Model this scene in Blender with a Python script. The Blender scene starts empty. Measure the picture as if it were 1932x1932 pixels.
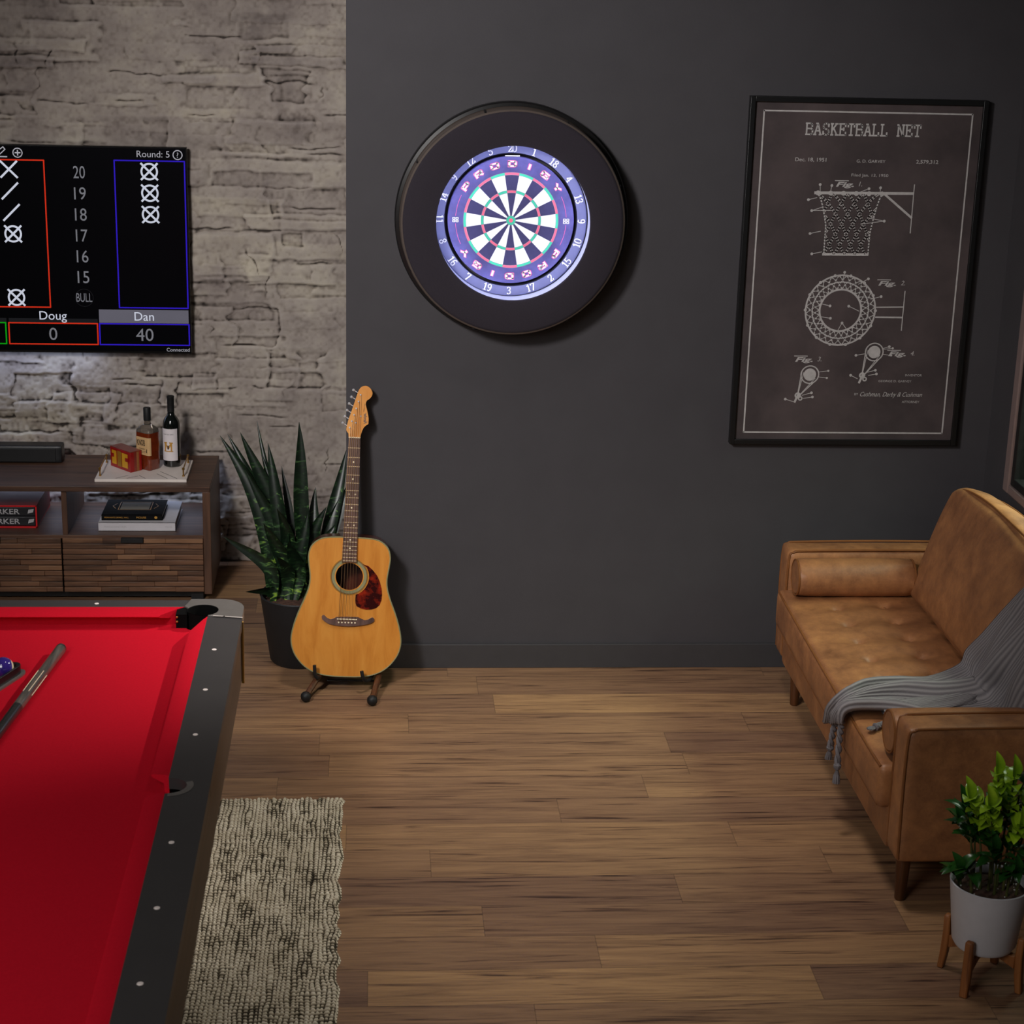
import bpy, math, random
import numpy as np
from mathutils import Vector

random.seed(7)
rng = np.random.default_rng(7)
COL = bpy.context.scene.collection
PI = math.pi

# ------------------------------------------------------------------ helpers
ORIGIN = {}


def sm(t):
    return t * t * (3 - 2 * t)


class Layered:
    """Maps flat drawing coordinates to a surface; every new mark lies a hair above the last."""

    def __init__(self, fn, step=1.5e-5):
        self.fn, self.step, self.k = fn, step, 0

    def next(self):
        self.k += 1

    def __call__(self, x, y):
        return self.fn(x, y, self.k * self.step)


def bump_layer(M):
    if isinstance(M, Layered):
        M.next()


class MB:
    """Collects geometry in world coordinates and links it as one mesh object."""

    def __init__(self):
        self.v, self.f, self.m, self.uv = [], [], [], []

    def add(self, verts, faces, mi=0, uvs=None):
        o = len(self.v)
        self.v.extend([tuple(map(float, p)) for p in verts])
        self.uv.extend(uvs if uvs is not None else [(0.0, 0.0)] * len(verts))
        for f in faces:
            self.f.append(tuple(i + o for i in f))
            self.m.append(mi)

    def box(self, x0, x1, y0, y1, z0, z1, mi=0, M=None):
        P = [(x, y, z) for x in (x0, x1) for y in (y0, y1) for z in (z0, z1)]
        if M:
            P = [M(*p) for p in P]
        self.add(P, [(0, 1, 3, 2), (4, 6, 7, 5), (0, 4, 5, 1), (2, 3, 7, 6), (0, 2, 6, 4), (1, 5, 7, 3)], mi)

    def prism(self, poly, w0, w1, M, mi=0, caps=(True, True), side_mi=None, scale1=1.0):
        n = len(poly)
        cx = sum(p[0] for p in poly) / n
        cy = sum(p[1] for p in poly) / n
        a = [M(p[0], p[1], w0) for p in poly]
        b = [M(cx + (p[0] - cx) * scale1, cy + (p[1] - cy) * scale1, w1) for p in poly]
        self.add(a + b, [(i, (i + 1) % n, n + (i + 1) % n, n + i) for i in range(n)], mi if side_mi is None else side_mi)
        if caps[0]:
            self.add(a, [tuple(range(n))[::-1]], mi)
        if caps[1]:
            self.add(b, [tuple(range(n))], mi)

    def tube(self, path, r, n=10, mi=0, closed=False, cap=True):
        P = [Vector(p) for p in path]
        k = len(P)
        R = r if isinstance(r, (list, tuple)) else [r] * k
        T = []
        for i in range(k):
            if closed:
                t = P[(i + 1) % k] - P[(i - 1) % k]
            else:
                t = P[min(i + 1, k - 1)] - P[max(i - 1, 0)]
            T.append(t.normalized())
        ref = Vector((0, 0, 1)) if abs(T[0].z) < .9 else Vector((1, 0, 0))
        nrm = (ref - T[0] * ref.dot(T[0])).normalized()
        verts = []
        for i in range(k):
            nrm = (nrm - T[i] * nrm.dot(T[i]))
            nrm = nrm.normalized() if nrm.length > 1e-6 else T[i].orthogonal().normalized()
            bi = T[i].cross(nrm)
            for j in range(n):
                a = 2 * PI * j / n
                verts.append(P[i] + (nrm * math.cos(a) + bi * math.sin(a)) * R[i])
        faces = []
        for i in range(k if closed else k - 1):
            i2 = (i + 1) % k
            for j in range(n):
                faces.append((i * n + j, i * n + (j + 1) % n, i2 * n + (j + 1) % n, i2 * n + j))
        if cap and not closed:
            faces.append(tuple(range(n))[::-1])
            faces.append(tuple((k - 1) * n + j for j in range(n)))
        self.add(verts, faces, mi)

    def lathe(self, prof, c, n=32, axis='z', mi=0, mis=None, a0=0, a1=2 * PI):
        """prof: (radius, height); axis z = up, y = towards the viewer (-Y)."""
        full = abs(a1 - a0 - 2 * PI) < 1e-6
        cnt = n if full else n + 1
        verts = []
        for r, h in prof:
            for j in range(cnt):
                a = a0 + (a1 - a0) * j / n
                if axis == 'z':
                    verts.append((c[0] + r * math.cos(a), c[1] + r * math.sin(a), c[2] + h))
                else:
                    verts.append((c[0] + r * math.cos(a), c[1] - h, c[2] + r * math.sin(a)))
        k = len(prof)
        for i in range(k - 1):
            fs = []
            for j in range(n):
                j2 = (j + 1) % cnt
                fs.append((i * cnt + j, i * cnt + j2, (i + 1) * cnt + j2, (i + 1) * cnt + j))
            o = len(self.v)
            if i == 0:
                base = o
                self.add(verts, fs, mis[i] if mis else mi)
            else:
                for f in fs:
                    self.f.append(tuple(q + base for q in f))
                    self.m.append(mis[i] if mis else mi)

    def grid(self, nu, nv, fn, mi=0, closed_u=False):
        verts, uvs = [], []
        for j in range(nv + 1):
            for i in range(nu + 1):
                u, v = i / nu, j / nv
                verts.append(fn(u, v))
                uvs.append((u, v))
        w = nu + 1
        self.add(verts, [(j * w + i, j * w + i + 1, (j + 1) * w + i + 1, (j + 1) * w + i) for j in range(nv) for i in range(nu)], mi, uvs)

    def rbox(self, c, half, r, n=(12, 12, 12), puff=(0, 0, 0), M=None, post=None, mi=0):
        """Soft box: rounded edges of radius r, faces puffed outwards."""
        def samples(k):
            t = np.linspace(-1, 1, k + 1)
            return np.sign(t) * (1 - (1 - np.abs(t)) ** 1.35)
        S = [samples(k) for k in n]
        hx = np.array(half, float)
        for ax in range(3):
            a, b = (ax + 1) % 3, (ax + 2) % 3
            for sg in (-1, 1):
                A, B = S[a], S[b]
                verts = []
                for tb in B:
                    for ta in A:
                        p = np.zeros(3)
                        p[ax] = sg
                        p[a] = ta
                        p[b] = tb
                        q = p * hx
                        inner = np.clip(q, -(hx - r), hx - r)
                        d = q - inner
                        L = np.linalg.norm(d)
                        d = d / L if L > 1e-9 else d
                        o = inner + d * r
                        for e in range(3):
                            if puff[e]:
                                e1, e2 = (e + 1) % 3, (e + 2) % 3
                                o[e] += puff[e] * math.copysign(abs(d[e]) ** 1.5, d[e]) * (1 - p[e1] ** 2) * (1 - p[e2] ** 2)
                        if post is not None:
                            o = np.array(post(o[0], o[1], o[2], d))
                        o = o + np.array(c)
                        verts.append(M(*o) if M else tuple(o))
                w = len(A)
                fs = []
                for j in range(len(B) - 1):
                    for i in range(w - 1):
                        q = (j * w + i, j * w + i + 1, (j + 1) * w + i + 1, (j + 1) * w + i)
                        fs.append(q if sg > 0 else q[::-1])
                self.add(verts, fs, mi)

    def stroke(self, pts, wd, M, mi=0, closed=False, stress=None):
        bump_layer(M)
        P = list(pts)
        if closed:
            P = P + [P[0]]
        for a, b in zip(P[:-1], P[1:]):
            dx, dy = b[0] - a[0], b[1] - a[1]
            L = math.hypot(dx, dy)
            if L < 1e-9:
                continue
            dx, dy = dx / L, dy / L
            w = wd if stress is None else wd * (stress + (1 - stress) * abs(dy))
            ex, ey = dx * min(w * .3, L * .5), dy * min(w * .3, L * .5)
            nx, ny = -dy * w / 2, dx * w / 2
            q = [(a[0] - ex + nx, a[1] - ey + ny), (a[0] - ex - nx, a[1] - ey - ny), (b[0] + ex - nx, b[1] + ey - ny), (b[0] + ex + nx, b[1] + ey + ny)]
            self.add([M(x, y) for x, y in q], [(0, 1, 2, 3)], mi)

    def disc(self, c, r, M, n=24, mi=0, r0=0.0, a0=0, a1=2 * PI):
        bump_layer(M)
        if r0 <= 0 and abs(a1 - a0 - 2 * PI) < 1e-6:
            self.add([M(c[0] + r * math.cos(2 * PI * i / n), c[1] + r * math.sin(2 * PI * i / n)) for i in range(n)], [tuple(range(n))], mi)
            return
        vs = []
        for i in range(n + 1):
            a = a0 + (a1 - a0) * i / n
            vs += [M(c[0] + r0 * math.cos(a), c[1] + r0 * math.sin(a)), M(c[0] + r * math.cos(a), c[1] + r * math.sin(a))]
        self.add(vs, [(2 * i, 2 * i + 1, 2 * i + 3, 2 * i + 2) for i in range(n)], mi)

    def text(self, s, M, h, x=0, y=0, w=None, align='c', mi=0, bold=0.0, shear=0.0):
        bump_layer(M)
        V, F, cap = text2d(s, bold, shear)
        sc = h / cap
        sx = sc
        W = V[:, 0].max() - V[:, 0].min()
        if w:
            sx = w / W
        off = -V[:, 0].min() * sx - {'l': 0, 'c': .5, 'r': 1}[align] * W * sx
        self.add([M(x + off + p[0] * sx, y + p[1] * sc) for p in V], F, mi)

    def build(self, name, mats, parent=None, smooth=35, bevel=0.0, segs=2, weld=False):
        org = ORIGIN.get(parent.name, (0, 0, 0)) if parent else (0, 0, 0)
        me = bpy.data.meshes.new(name)
        V = [(p[0] - org[0], p[1] - org[1], p[2] - org[2]) for p in self.v]
        me.from_pydata(V, [], self.f)
        mats = mats if isinstance(mats, (list, tuple)) else [mats]
        for m in mats:
            me.materials.append(m)
        me.polygons.foreach_set('material_index', np.array(self.m, np.int32))
        if any(u != (0.0, 0.0) for u in self.uv):
            L = me.uv_layers.new(name='UVMap')
            li = np.zeros(len(me.loops), np.int32)
            me.loops.foreach_get('vertex_index', li)
            L.data.foreach_set('uv', np.array(self.uv, np.float32)[li].ravel())
        if weld:
            import bmesh
            bm = bmesh.new()
            bm.from_mesh(me)
            bmesh.ops.remove_doubles(bm, verts=bm.verts, dist=1e-5)
            bmesh.ops.recalc_face_normals(bm, faces=bm.faces)
            bm.to_mesh(me)
            bm.free()
        if smooth:
            me.polygons.foreach_set('use_smooth', np.ones(len(me.polygons), bool))
            me.update()
            me.set_sharp_from_angle(angle=math.radians(smooth))
        me.update()
        o = bpy.data.objects.new(name, me)
        COL.objects.link(o)
        if parent:
            o.parent = parent
        ORIGIN[o.name] = org
        if bevel:
            b = o.modifiers.new('bevel', 'BEVEL')
            b.width = bevel
            b.segments = segs
            b.limit_method = 'ANGLE'
            b.angle_limit = math.radians(40)
            b.harden_normals = False
        return o


_TXT = {}


def text2d(s, bold=0.0, shear=0.0):
    key = (s, bold, shear)
    if key in _TXT:
        return _TXT[key]
    out = []
    for t in (s, 'H'):
        cu = bpy.data.curves.new('lettering', 'FONT')
        cu.body = t
        cu.size = 1.0
        cu.offset = bold
        cu.shear = shear
        cu.resolution_u = 4
        ob = bpy.data.objects.new('lettering', cu)
        COL.objects.link(ob)
        bpy.context.view_layer.update()
        me = bpy.data.meshes.new_from_object(ob.evaluated_get(bpy.context.evaluated_depsgraph_get()))
        out.append((np.array([v.co[:2] for v in me.vertices]), [tuple(p.vertices) for p in me.polygons]))
        bpy.data.objects.remove(ob)
        bpy.data.curves.remove(cu)
        bpy.data.meshes.remove(me)
    cap = out[1][0][:, 1].max() - out[1][0][:, 1].min()
    _TXT[key] = (out[0][0], out[0][1], cap)
    return _TXT[key]


def tag(o, label, cat, group=None):
    o['label'] = label
    o['category'] = cat
    if group:
        o['group'] = group
    return o


def thing(name, label, cat, loc, group=None):
    o = bpy.data.objects.new(name, None)
    o.empty_display_size = .05
    o.location = loc
    COL.objects.link(o)
    ORIGIN[o.name] = tuple(loc)
    return tag(o, label, cat, group)


def struct(o):
    o['kind'] = 'structure'
    return o


def link_copy(src, offset, parent):
    c = src.copy()
    COL.objects.link(c)
    c.parent = parent
    c.location = (src.location[0] + offset[0], src.location[1] + offset[1], src.location[2] + offset[2])
    ORIGIN[c.name] = ORIGIN[src.name]
    return c


def spline(pts, n, closed=False):
    """Catmull-Rom through points of any dimension."""
    P = [np.array(p, float) for p in pts]
    k = len(P)
    out = []
    segs = k if closed else k - 1
    for i in range(n + (0 if closed else 1)):
        t = i / n * segs
        s = min(int(t), segs - 1)
        f = t - s
        if closed:
            p0, p1, p2, p3 = P[(s - 1) % k], P[s % k], P[(s + 1) % k], P[(s + 2) % k]
        else:
            p1, p2 = P[s], P[s + 1]
            p0 = P[s - 1] if s > 0 else 2 * p1 - p2
            p3 = P[s + 2] if s + 2 < k else 2 * p2 - p1
        out.append(.5 * ((2 * p1) + (p2 - p0) * f + (2 * p0 - 5 * p1 + 4 * p2 - p3) * f * f + (3 * p1 - p0 - 3 * p2 + p3) * f ** 3))
    return out


# ------------------------------------------------------------------ materials
def s2l(c):
    return tuple(((x / 255) / 12.92 if x / 255 <= .04045 else (((x / 255) + .055) / 1.055) ** 2.4) for x in c)


def pm(name, rgb, rough=.5, metal=0.0, var=.12, scale=25, bump=0.0, bscale=None, stretch=(1, 1, 1), rgb2=None, detail=4,
       coat=0.0, emit=None, estr=0.0, spec=.5, trans=0.0, ior=1.45, sheen=0.0, lo=.3, hi=.7, coords='Object'):
    """Procedural surface: noise-mixed colour plus noise bump."""
    m = bpy.data.materials.new(name)
    m.use_nodes = True
    nt = m.node_tree
    N, L = nt.nodes, nt.links
    b = N['Principled BSDF']
    tc = N.new('ShaderNodeTexCoord')
    mp = N.new('ShaderNodeMapping')
    mp.inputs['Scale'].default_value = stretch
    L.new(tc.outputs[coords], mp.inputs['Vector'])
    nz = N.new('ShaderNodeTexNoise')
    nz.inputs['Scale'].default_value = scale
    nz.inputs['Detail'].default_value = detail
    nz.inputs['Roughness'].default_value = .6
    L.new(mp.outputs['Vector'], nz.inputs['Vector'])
    c1 = s2l(rgb)
    c2 = s2l(rgb2) if rgb2 else tuple(min(1, x * (1 + var)) for x in c1)
    if not rgb2:
        c1 = tuple(x * (1 - var) for x in c1)
    rp = N.new('ShaderNodeValToRGB')
    rp.color_ramp.elements[0].position = lo
    rp.color_ramp.elements[1].position = hi
    rp.color_ramp.elements[0].color = (*c1, 1)
    rp.color_ramp.elements[1].color = (*c2, 1)
    L.new(nz.outputs['Fac'], rp.inputs['Fac'])
    L.new(rp.outputs['Color'], b.inputs['Base Color'])
    b.inputs['Roughness'].default_value = rough
    b.inputs['Metallic'].default_value = metal
    b.inputs['Specular IOR Level'].default_value = spec
    b.inputs['Coat Weight'].default_value = coat
    b.inputs['Coat Roughness'].default_value = .1
    b.inputs['Transmission Weight'].default_value = trans
    b.inputs['IOR'].default_value = ior
    if sheen:
        b.inputs['Sheen Weight'].default_value = sheen
    if emit:
        b.inputs['Emission Color'].default_value = (*s2l(emit), 1)
        b.inputs['Emission Strength'].default_value = estr
    if bump:
        n2 = N.new('ShaderNodeTexNoise')
        n2.inputs['Scale'].default_value = bscale or scale * 3
        n2.inputs['Detail'].default_value = 3
        L.new(mp.outputs['Vector'], n2.inputs['Vector'])
        bp = N.new('ShaderNodeBump')
        bp.inputs['Strength'].default_value = bump
        bp.inputs['Distance'].default_value = .004
        L.new(n2.outputs['Fac'], bp.inputs['Height'])
        L.new(bp.outputs['Normal'], b.inputs['Normal'])
    return m


def nodes_of(name, rough=.5, spec=.5):
    m = bpy.data.materials.new(name)
    m.use_nodes = True
    nt = m.node_tree
    b = nt.nodes['Principled BSDF']
    b.inputs['Roughness'].default_value = rough
    b.inputs['Specular IOR Level'].default_value = spec
    return m, nt, nt.nodes, nt.links, b


def nd(N, typ, **kw):
    n = N.new(typ)
    for k, v in kw.items():
        if k == 'op':
            n.operation = v
        elif k.startswith('i'):
            n.inputs[int(k[1:])].default_value = v
        else:
            setattr(n, k, v)
    return n


def ramp(N, stops):
    r = N.new('ShaderNodeValToRGB')
    e = r.color_ramp.elements
    while len(e) < len(stops):
        e.new(.5)
    for k, (p, c) in zip(e, stops):
        k.position = p
        k.color = (*s2l(c), 1)
    return r


def floor_material():
    m, nt, N, L, b = nodes_of('walnut_plank_floor', .42, .4)
    tc = nd(N, 'ShaderNodeTexCoord')
    sx = nd(N, 'ShaderNodeSeparateXYZ')
    L.new(tc.outputs['Object'], sx.inputs[0])

    def math_(op, a, bb=None, c=None):
        n = nd(N, 'ShaderNodeMath', op=op)
        for i, q in enumerate((a, bb, c)):
            if q is None:
                continue
            if isinstance(q, (int, float)):
                n.inputs[i].default_value = q
            else:
                L.new(q, n.inputs[i])
        return n.outputs[0]
    yr = math_('DIVIDE', math_('SUBTRACT', sx.outputs[1], .074), .1755)
    row = math_('FLOOR', yr)
    wn = nd(N, 'ShaderNodeTexWhiteNoise', noise_dimensions='1D')
    L.new(row, wn.inputs['W'])
    xo = math_('DIVIDE', math_('ADD', sx.outputs[0], math_('MULTIPLY', wn.outputs['Value'], 1.22)), 1.22)
    colm = math_('FLOOR', xo)
    cb = nd(N, 'ShaderNodeCombineXYZ')
    L.new(row, cb.inputs[0])
    L.new(colm, cb.inputs[1])
    pid = nd(N, 'ShaderNodeTexWhiteNoise', noise_dimensions='2D')
    L.new(cb.outputs[0], pid.inputs['Vector'])
    # grain coordinates, shifted for every plank
    gv = nd(N, 'ShaderNodeCombineXYZ')
    L.new(math_('ADD', math_('MULTIPLY', sx.outputs[0], 1.0), math_('MULTIPLY', pid.outputs['Value'], 37.0)), gv.inputs[0])
    L.new(math_('MULTIPLY', sx.outputs[1], 13.0), gv.inputs[1])
    L.new(math_('MULTIPLY', pid.outputs['Value'], 11.0), gv.inputs[2])
    n1 = nd(N, 'ShaderNodeTexNoise')
    n1.inputs['Scale'].default_value = 1.9
    n1.inputs['Detail'].default_value = 10
    n1.inputs['Roughness'].default_value = .68
    n1.inputs['Distortion'].default_value = 1.1
    L.new(gv.outputs[0], n1.inputs['Vector'])
    gv2 = nd(N, 'ShaderNodeVectorMath', op='MULTIPLY')
    gv2.inputs[1].default_value = (2.4, 7.0, 1)
    L.new(gv.outputs[0], gv2.inputs[0])
    n2 = nd(N, 'ShaderNodeTexNoise')
    n2.inputs['Scale'].default_value = 2.5
    n2.inputs['Detail'].default_value = 6
    n2.inputs['Roughness'].default_value = .8
    L.new(gv2.outputs[0], n2.inputs['Vector'])
    gv3 = nd(N, 'ShaderNodeVectorMath', op='MULTIPLY')
    gv3.inputs[1].default_value = (1.6, 3.2, 1)
    L.new(gv.outputs[0], gv3.inputs[0])
    n3 = nd(N, 'ShaderNodeTexNoise')
    n3.inputs['Scale'].default_value = 1.3
    n3.inputs['Detail'].default_value = 5
    n3.inputs['Distortion'].default_value = 1.4
    L.new(gv3.outputs[0], n3.inputs['Vector'])
    streak = math_('MULTIPLY', math_('MAXIMUM', math_('SUBTRACT', n3.outputs['Fac'], .56), 0.0), 1.5)
    mixv = math_('SUBTRACT', math_('ADD', math_('MULTIPLY', n1.outputs['Fac'], .60), math_('MULTIPLY', n2.outputs['Fac'], .40)), streak)
    r = ramp(N, [(.26, (84, 65, 54)), (.36, (126, 101, 82)), (.46, (154, 126, 101)), (.56, (174, 144, 113)), (.70, (192, 161, 126))])
    L.new(mixv, r.inputs['Fac'])
    # plank tint
    tint = ramp(N, [(0, (196, 182, 182)), (.3, (212, 198, 190)), (.7, (232, 218, 202)), (1, (250, 236, 212))])
    L.new(pid.outputs['Value'], tint.inputs['Fac'])
    mx = nd(N, 'ShaderNodeMix', data_type='RGBA', blend_type='MULTIPLY')
    mx.inputs['Factor'].default_value = 1
    L.new(r.outputs['Color'], mx.inputs[6])
    L.new(tint.outputs['Color'], mx.inputs[7])
    # seams
    fy = math_('FRACT', yr)
    fx = math_('FRACT', xo)
    ey = math_('MINIMUM', fy, math_('SUBTRACT', 1.0, fy))
    ex = math_('MINIMUM', fx, math_('SUBTRACT', 1.0, fx))
    seam = math_('MAXIMUM', math_('LESS_THAN', ey, .008), math_('LESS_THAN', ex, .0011))
    mx2 = nd(N, 'ShaderNodeMix', data_type='RGBA')
    L.new(math_('MULTIPLY', seam, .38), mx2.inputs['Factor'])
    L.new(mx.outputs[2], mx2.inputs[6])
    mx2.inputs[7].default_value = (.03, .02, .014, 1)
    L.new(mx2.outputs[2], b.inputs['Base Color'])
    bp = nd(N, 'ShaderNodeBump')
    bp.inputs['Strength'].default_value = .12
    bp.inputs['Distance'].default_value = .003
    L.new(math_('SUBTRACT', mixv, math_('MULTIPLY', seam, .6)), bp.inputs['Height'])
    L.new(bp.outputs['Normal'], b.inputs['Normal'])
    return m


def wood_material(name, dark, mid, light, along='x', scale=3.0, rough=.45, coat=0.0):
    m, nt, N, L, b = nodes_of(name, rough)
    tc = nd(N, 'ShaderNodeTexCoord')
    mp = nd(N, 'ShaderNodeMapping')
    mp.inputs['Scale'].default_value = {'x': (1.2, 16, 16), 'y': (16, 1.2, 16), 'z': (16, 16, 1.2)}[along]
    L.new(tc.outputs['Object'], mp.inputs['Vector'])
    n1 = nd(N, 'ShaderNodeTexNoise')
    n1.inputs['Scale'].default_value = scale
    n1.inputs['Detail'].default_value = 8
    n1.inputs['Roughness'].default_value = .62
    n1.inputs['Distortion'].default_value = .6
    L.new(mp.outputs[0], n1.inputs['Vector'])
    r = ramp(N, [(.3, dark), (.5, mid), (.72, light)])
    L.new(n1.outputs['Fac'], r.inputs['Fac'])
    L.new(r.outputs['Color'], b.inputs['Base Color'])
    b.inputs['Coat Weight'].default_value = coat
    b.inputs['Coat Roughness'].default_value = .12
    bp = nd(N, 'ShaderNodeBump')
    bp.inputs['Strength'].default_value = .08
    bp.inputs['Distance'].default_value = .002
    L.new(n1.outputs['Fac'], bp.inputs['Height'])
    L.new(bp.outputs['Normal'], b.inputs['Normal'])
    return m


def attr_material(name, attr, stops, rough=.9, noise_scale=3.0, stops2=None, bump=.3, bscale=60, tone=None):
    """Colour from a noise ramp darkened by a mesh attribute: shade painted into crevices."""
    m, nt, N, L, b = nodes_of(name, rough, .25)
    tc = nd(N, 'ShaderNodeTexCoord')
    n1 = nd(N, 'ShaderNodeTexNoise')
    n1.inputs['Scale'].default_value = noise_scale
    n1.inputs['Detail'].default_value = 7
    n1.inputs['Roughness'].default_value = .65
    L.new(tc.outputs['Object'], n1.inputs['Vector'])
    r = ramp(N, stops)
    L.new(n1.outputs['Fac'], r.inputs['Fac'])
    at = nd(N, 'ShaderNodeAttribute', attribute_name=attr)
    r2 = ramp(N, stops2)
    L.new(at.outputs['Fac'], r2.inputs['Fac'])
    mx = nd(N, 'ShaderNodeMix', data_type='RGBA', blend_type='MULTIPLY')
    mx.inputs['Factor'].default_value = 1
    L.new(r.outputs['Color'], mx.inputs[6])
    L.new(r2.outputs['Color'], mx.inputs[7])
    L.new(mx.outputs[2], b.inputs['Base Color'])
    if tone:
        ta = nd(N, 'ShaderNodeAttribute', attribute_name='tone')
        tr = ramp(N, tone)
        L.new(ta.outputs['Fac'], tr.inputs['Fac'])
        mt_ = nd(N, 'ShaderNodeMix', data_type='RGBA', blend_type='MULTIPLY')
        mt_.inputs['Factor'].default_value = 1
        L.new(mx.outputs[2], mt_.inputs[6])
        L.new(tr.outputs['Color'], mt_.inputs[7])
        L.new(mt_.outputs[2], b.inputs['Base Color'])
    n2 = nd(N, 'ShaderNodeTexNoise')
    n2.inputs['Scale'].default_value = bscale
    n2.inputs['Detail'].default_value = 4
    L.new(tc.outputs['Object'], n2.inputs['Vector'])
    bp = nd(N, 'ShaderNodeBump')
    bp.inputs['Strength'].default_value = bump
    bp.inputs['Distance'].default_value = .004
    L.new(n2.outputs['Fac'], bp.inputs['Height'])
    L.new(bp.outputs['Normal'], b.inputs['Normal'])
    return m


def leaf_band_material():
    m, nt, N, L, b = nodes_of('snake_leaf', .38, .5)
    uv = nd(N, 'ShaderNodeTexCoord')
    mp = nd(N, 'ShaderNodeMapping')
    mp.inputs['Scale'].default_value = (14, 14, 34)
    L.new(uv.outputs['Object'], mp.inputs['Vector'])
    n = nd(N, 'ShaderNodeTexNoise')
    n.inputs['Scale'].default_value = 1.6
    n.inputs['Detail'].default_value = 4
    n.inputs['Distortion'].default_value = 1.2
    L.new(mp.outputs[0], n.inputs['Vector'])
    r = ramp(N, [(.46, (9, 24, 13)), (.60, (20, 42, 20)), (.67, (58, 88, 50)), (.78, (128, 158, 52))])
    L.new(n.outputs['Fac'], r.inputs['Fac'])
    sz = nd(N, 'ShaderNodeSeparateXYZ')
    L.new(uv.outputs['UV'], sz.inputs[0])
    # paler bands low on the leaf, dark towards the tip
    ad = nd(N, 'ShaderNodeMath', op='MULTIPLY_ADD')
    L.new(sz.outputs[1], ad.inputs[0])
    ad.inputs[1].default_value = -.16
    L.new(n.outputs['Fac'], ad.inputs[2])
    ad2 = nd(N, 'ShaderNodeMath', op='ADD')
    L.new(ad.outputs[0], ad2.inputs[0])
    ad2.inputs[1].default_value = .10
    L.new(ad2.outputs[0], r.inputs['Fac'])
    L.new(r.outputs['Color'], b.inputs['Base Color'])
    return m


def knit_material():
    m, nt, N, L, b = nodes_of('grey_knit', .95, .1)
    tc = nd(N, 'ShaderNodeTexCoord')
    w = nd(N, 'ShaderNodeTexWave', wave_type='BANDS', bands_direction='X')
    w.inputs['Scale'].default_value = 11
    w.inputs['Distortion'].default_value = .6
    L.new(tc.outputs['UV'], w.inputs['Vector'])
    n = nd(N, 'ShaderNodeTexNoise')
    n.inputs['Scale'].default_value = 120
    L.new(tc.outputs['Object'], n.inputs['Vector'])
    r = ramp(N, [(0, (116, 112, 115)), (.5, (140, 135, 137)), (1, (150, 145, 146))])
    L.new(w.outputs['Fac'], r.inputs['Fac'])
    L.new(r.outputs['Color'], b.inputs['Base Color'])
    ad = nd(N, 'ShaderNodeMath', op='MULTIPLY_ADD')
    L.new(n.outputs['Fac'], ad.inputs[0])
    ad.inputs[1].default_value = .5
    L.new(w.outputs['Fac'], ad.inputs[2])
    bp = nd(N, 'ShaderNodeBump')
    bp.inputs['Strength'].default_value = .5
    bp.inputs['Distance'].default_value = .005
    L.new(ad.outputs[0], bp.inputs['Height'])
    L.new(bp.outputs['Normal'], b.inputs['Normal'])
    return m


def leather_material():
    m, nt, N, L, b = nodes_of('cognac_leather', .47, .65)
    tc = nd(N, 'ShaderNodeTexCoord')
    n1 = nd(N, 'ShaderNodeTexNoise')
    n1.inputs['Scale'].default_value = 7
    n1.inputs['Detail'].default_value = 12
    n1.inputs['Roughness'].default_value = .78
    L.new(tc.outputs['Object'], n1.inputs['Vector'])
    r = ramp(N, [(.30, (112, 70, 44)), (.46, (146, 97, 61)), (.56, (164, 110, 68)), (.72, (186, 130, 80))])
    L.new(n1.outputs['Fac'], r.inputs['Fac'])
    L.new(r.outputs['Color'], b.inputs['Base Color'])
    n2 = nd(N, 'ShaderNodeTexNoise')
    n2.inputs['Scale'].default_value = 160
    n2.inputs['Detail'].default_value = 3
    L.new(tc.outputs['Object'], n2.inputs['Vector'])
    n3 = nd(N, 'ShaderNodeTexNoise')
    n3.inputs['Scale'].default_value = 11
    n3.inputs['Detail'].default_value = 4
    L.new(tc.outputs['Object'], n3.inputs['Vector'])
    ad = nd(N, 'ShaderNodeMath', op='MULTIPLY_ADD')
    L.new(n2.outputs['Fac'], ad.inputs[0])
    ad.inputs[1].default_value = .22
    L.new(n3.outputs['Fac'], ad.inputs[2])
    bp = nd(N, 'ShaderNodeBump')
    bp.inputs['Strength'].default_value = .32
    bp.inputs['Distance'].default_value = .008
    L.new(ad.outputs[0], bp.inputs['Height'])
    L.new(bp.outputs['Normal'], b.inputs['Normal'])
    rr = nd(N, 'ShaderNodeMapRange')
    rr.inputs['To Min'].default_value = .33
    rr.inputs['To Max'].default_value = .6
    L.new(n1.outputs['Fac'], rr.inputs['Value'])
    L.new(rr.outputs[0], b.inputs['Roughness'])
    return m


def screen_mat(name, rgb, strength=1.0):
    m, nt, N, L, b = nodes_of(name, .25, .06)
    b.inputs['Base Color'].default_value = (0.002, 0.002, 0.003, 1)
    n = nd(N, 'ShaderNodeTexNoise')
    n.inputs['Scale'].default_value = 9
    c = s2l(rgb)
    rp = nd(N, 'ShaderNodeValToRGB')
    rp.color_ramp.elements[0].color = (*[x * .88 for x in c], 1)
    rp.color_ramp.elements[1].color = (*[min(1, x * 1.1) for x in c], 1)
    L.new(n.outputs['Fac'], rp.inputs['Fac'])
    L.new(rp.outputs['Color'], b.inputs['Emission Color'])
    b.inputs['Emission Strength'].default_value = strength
    return m


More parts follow.
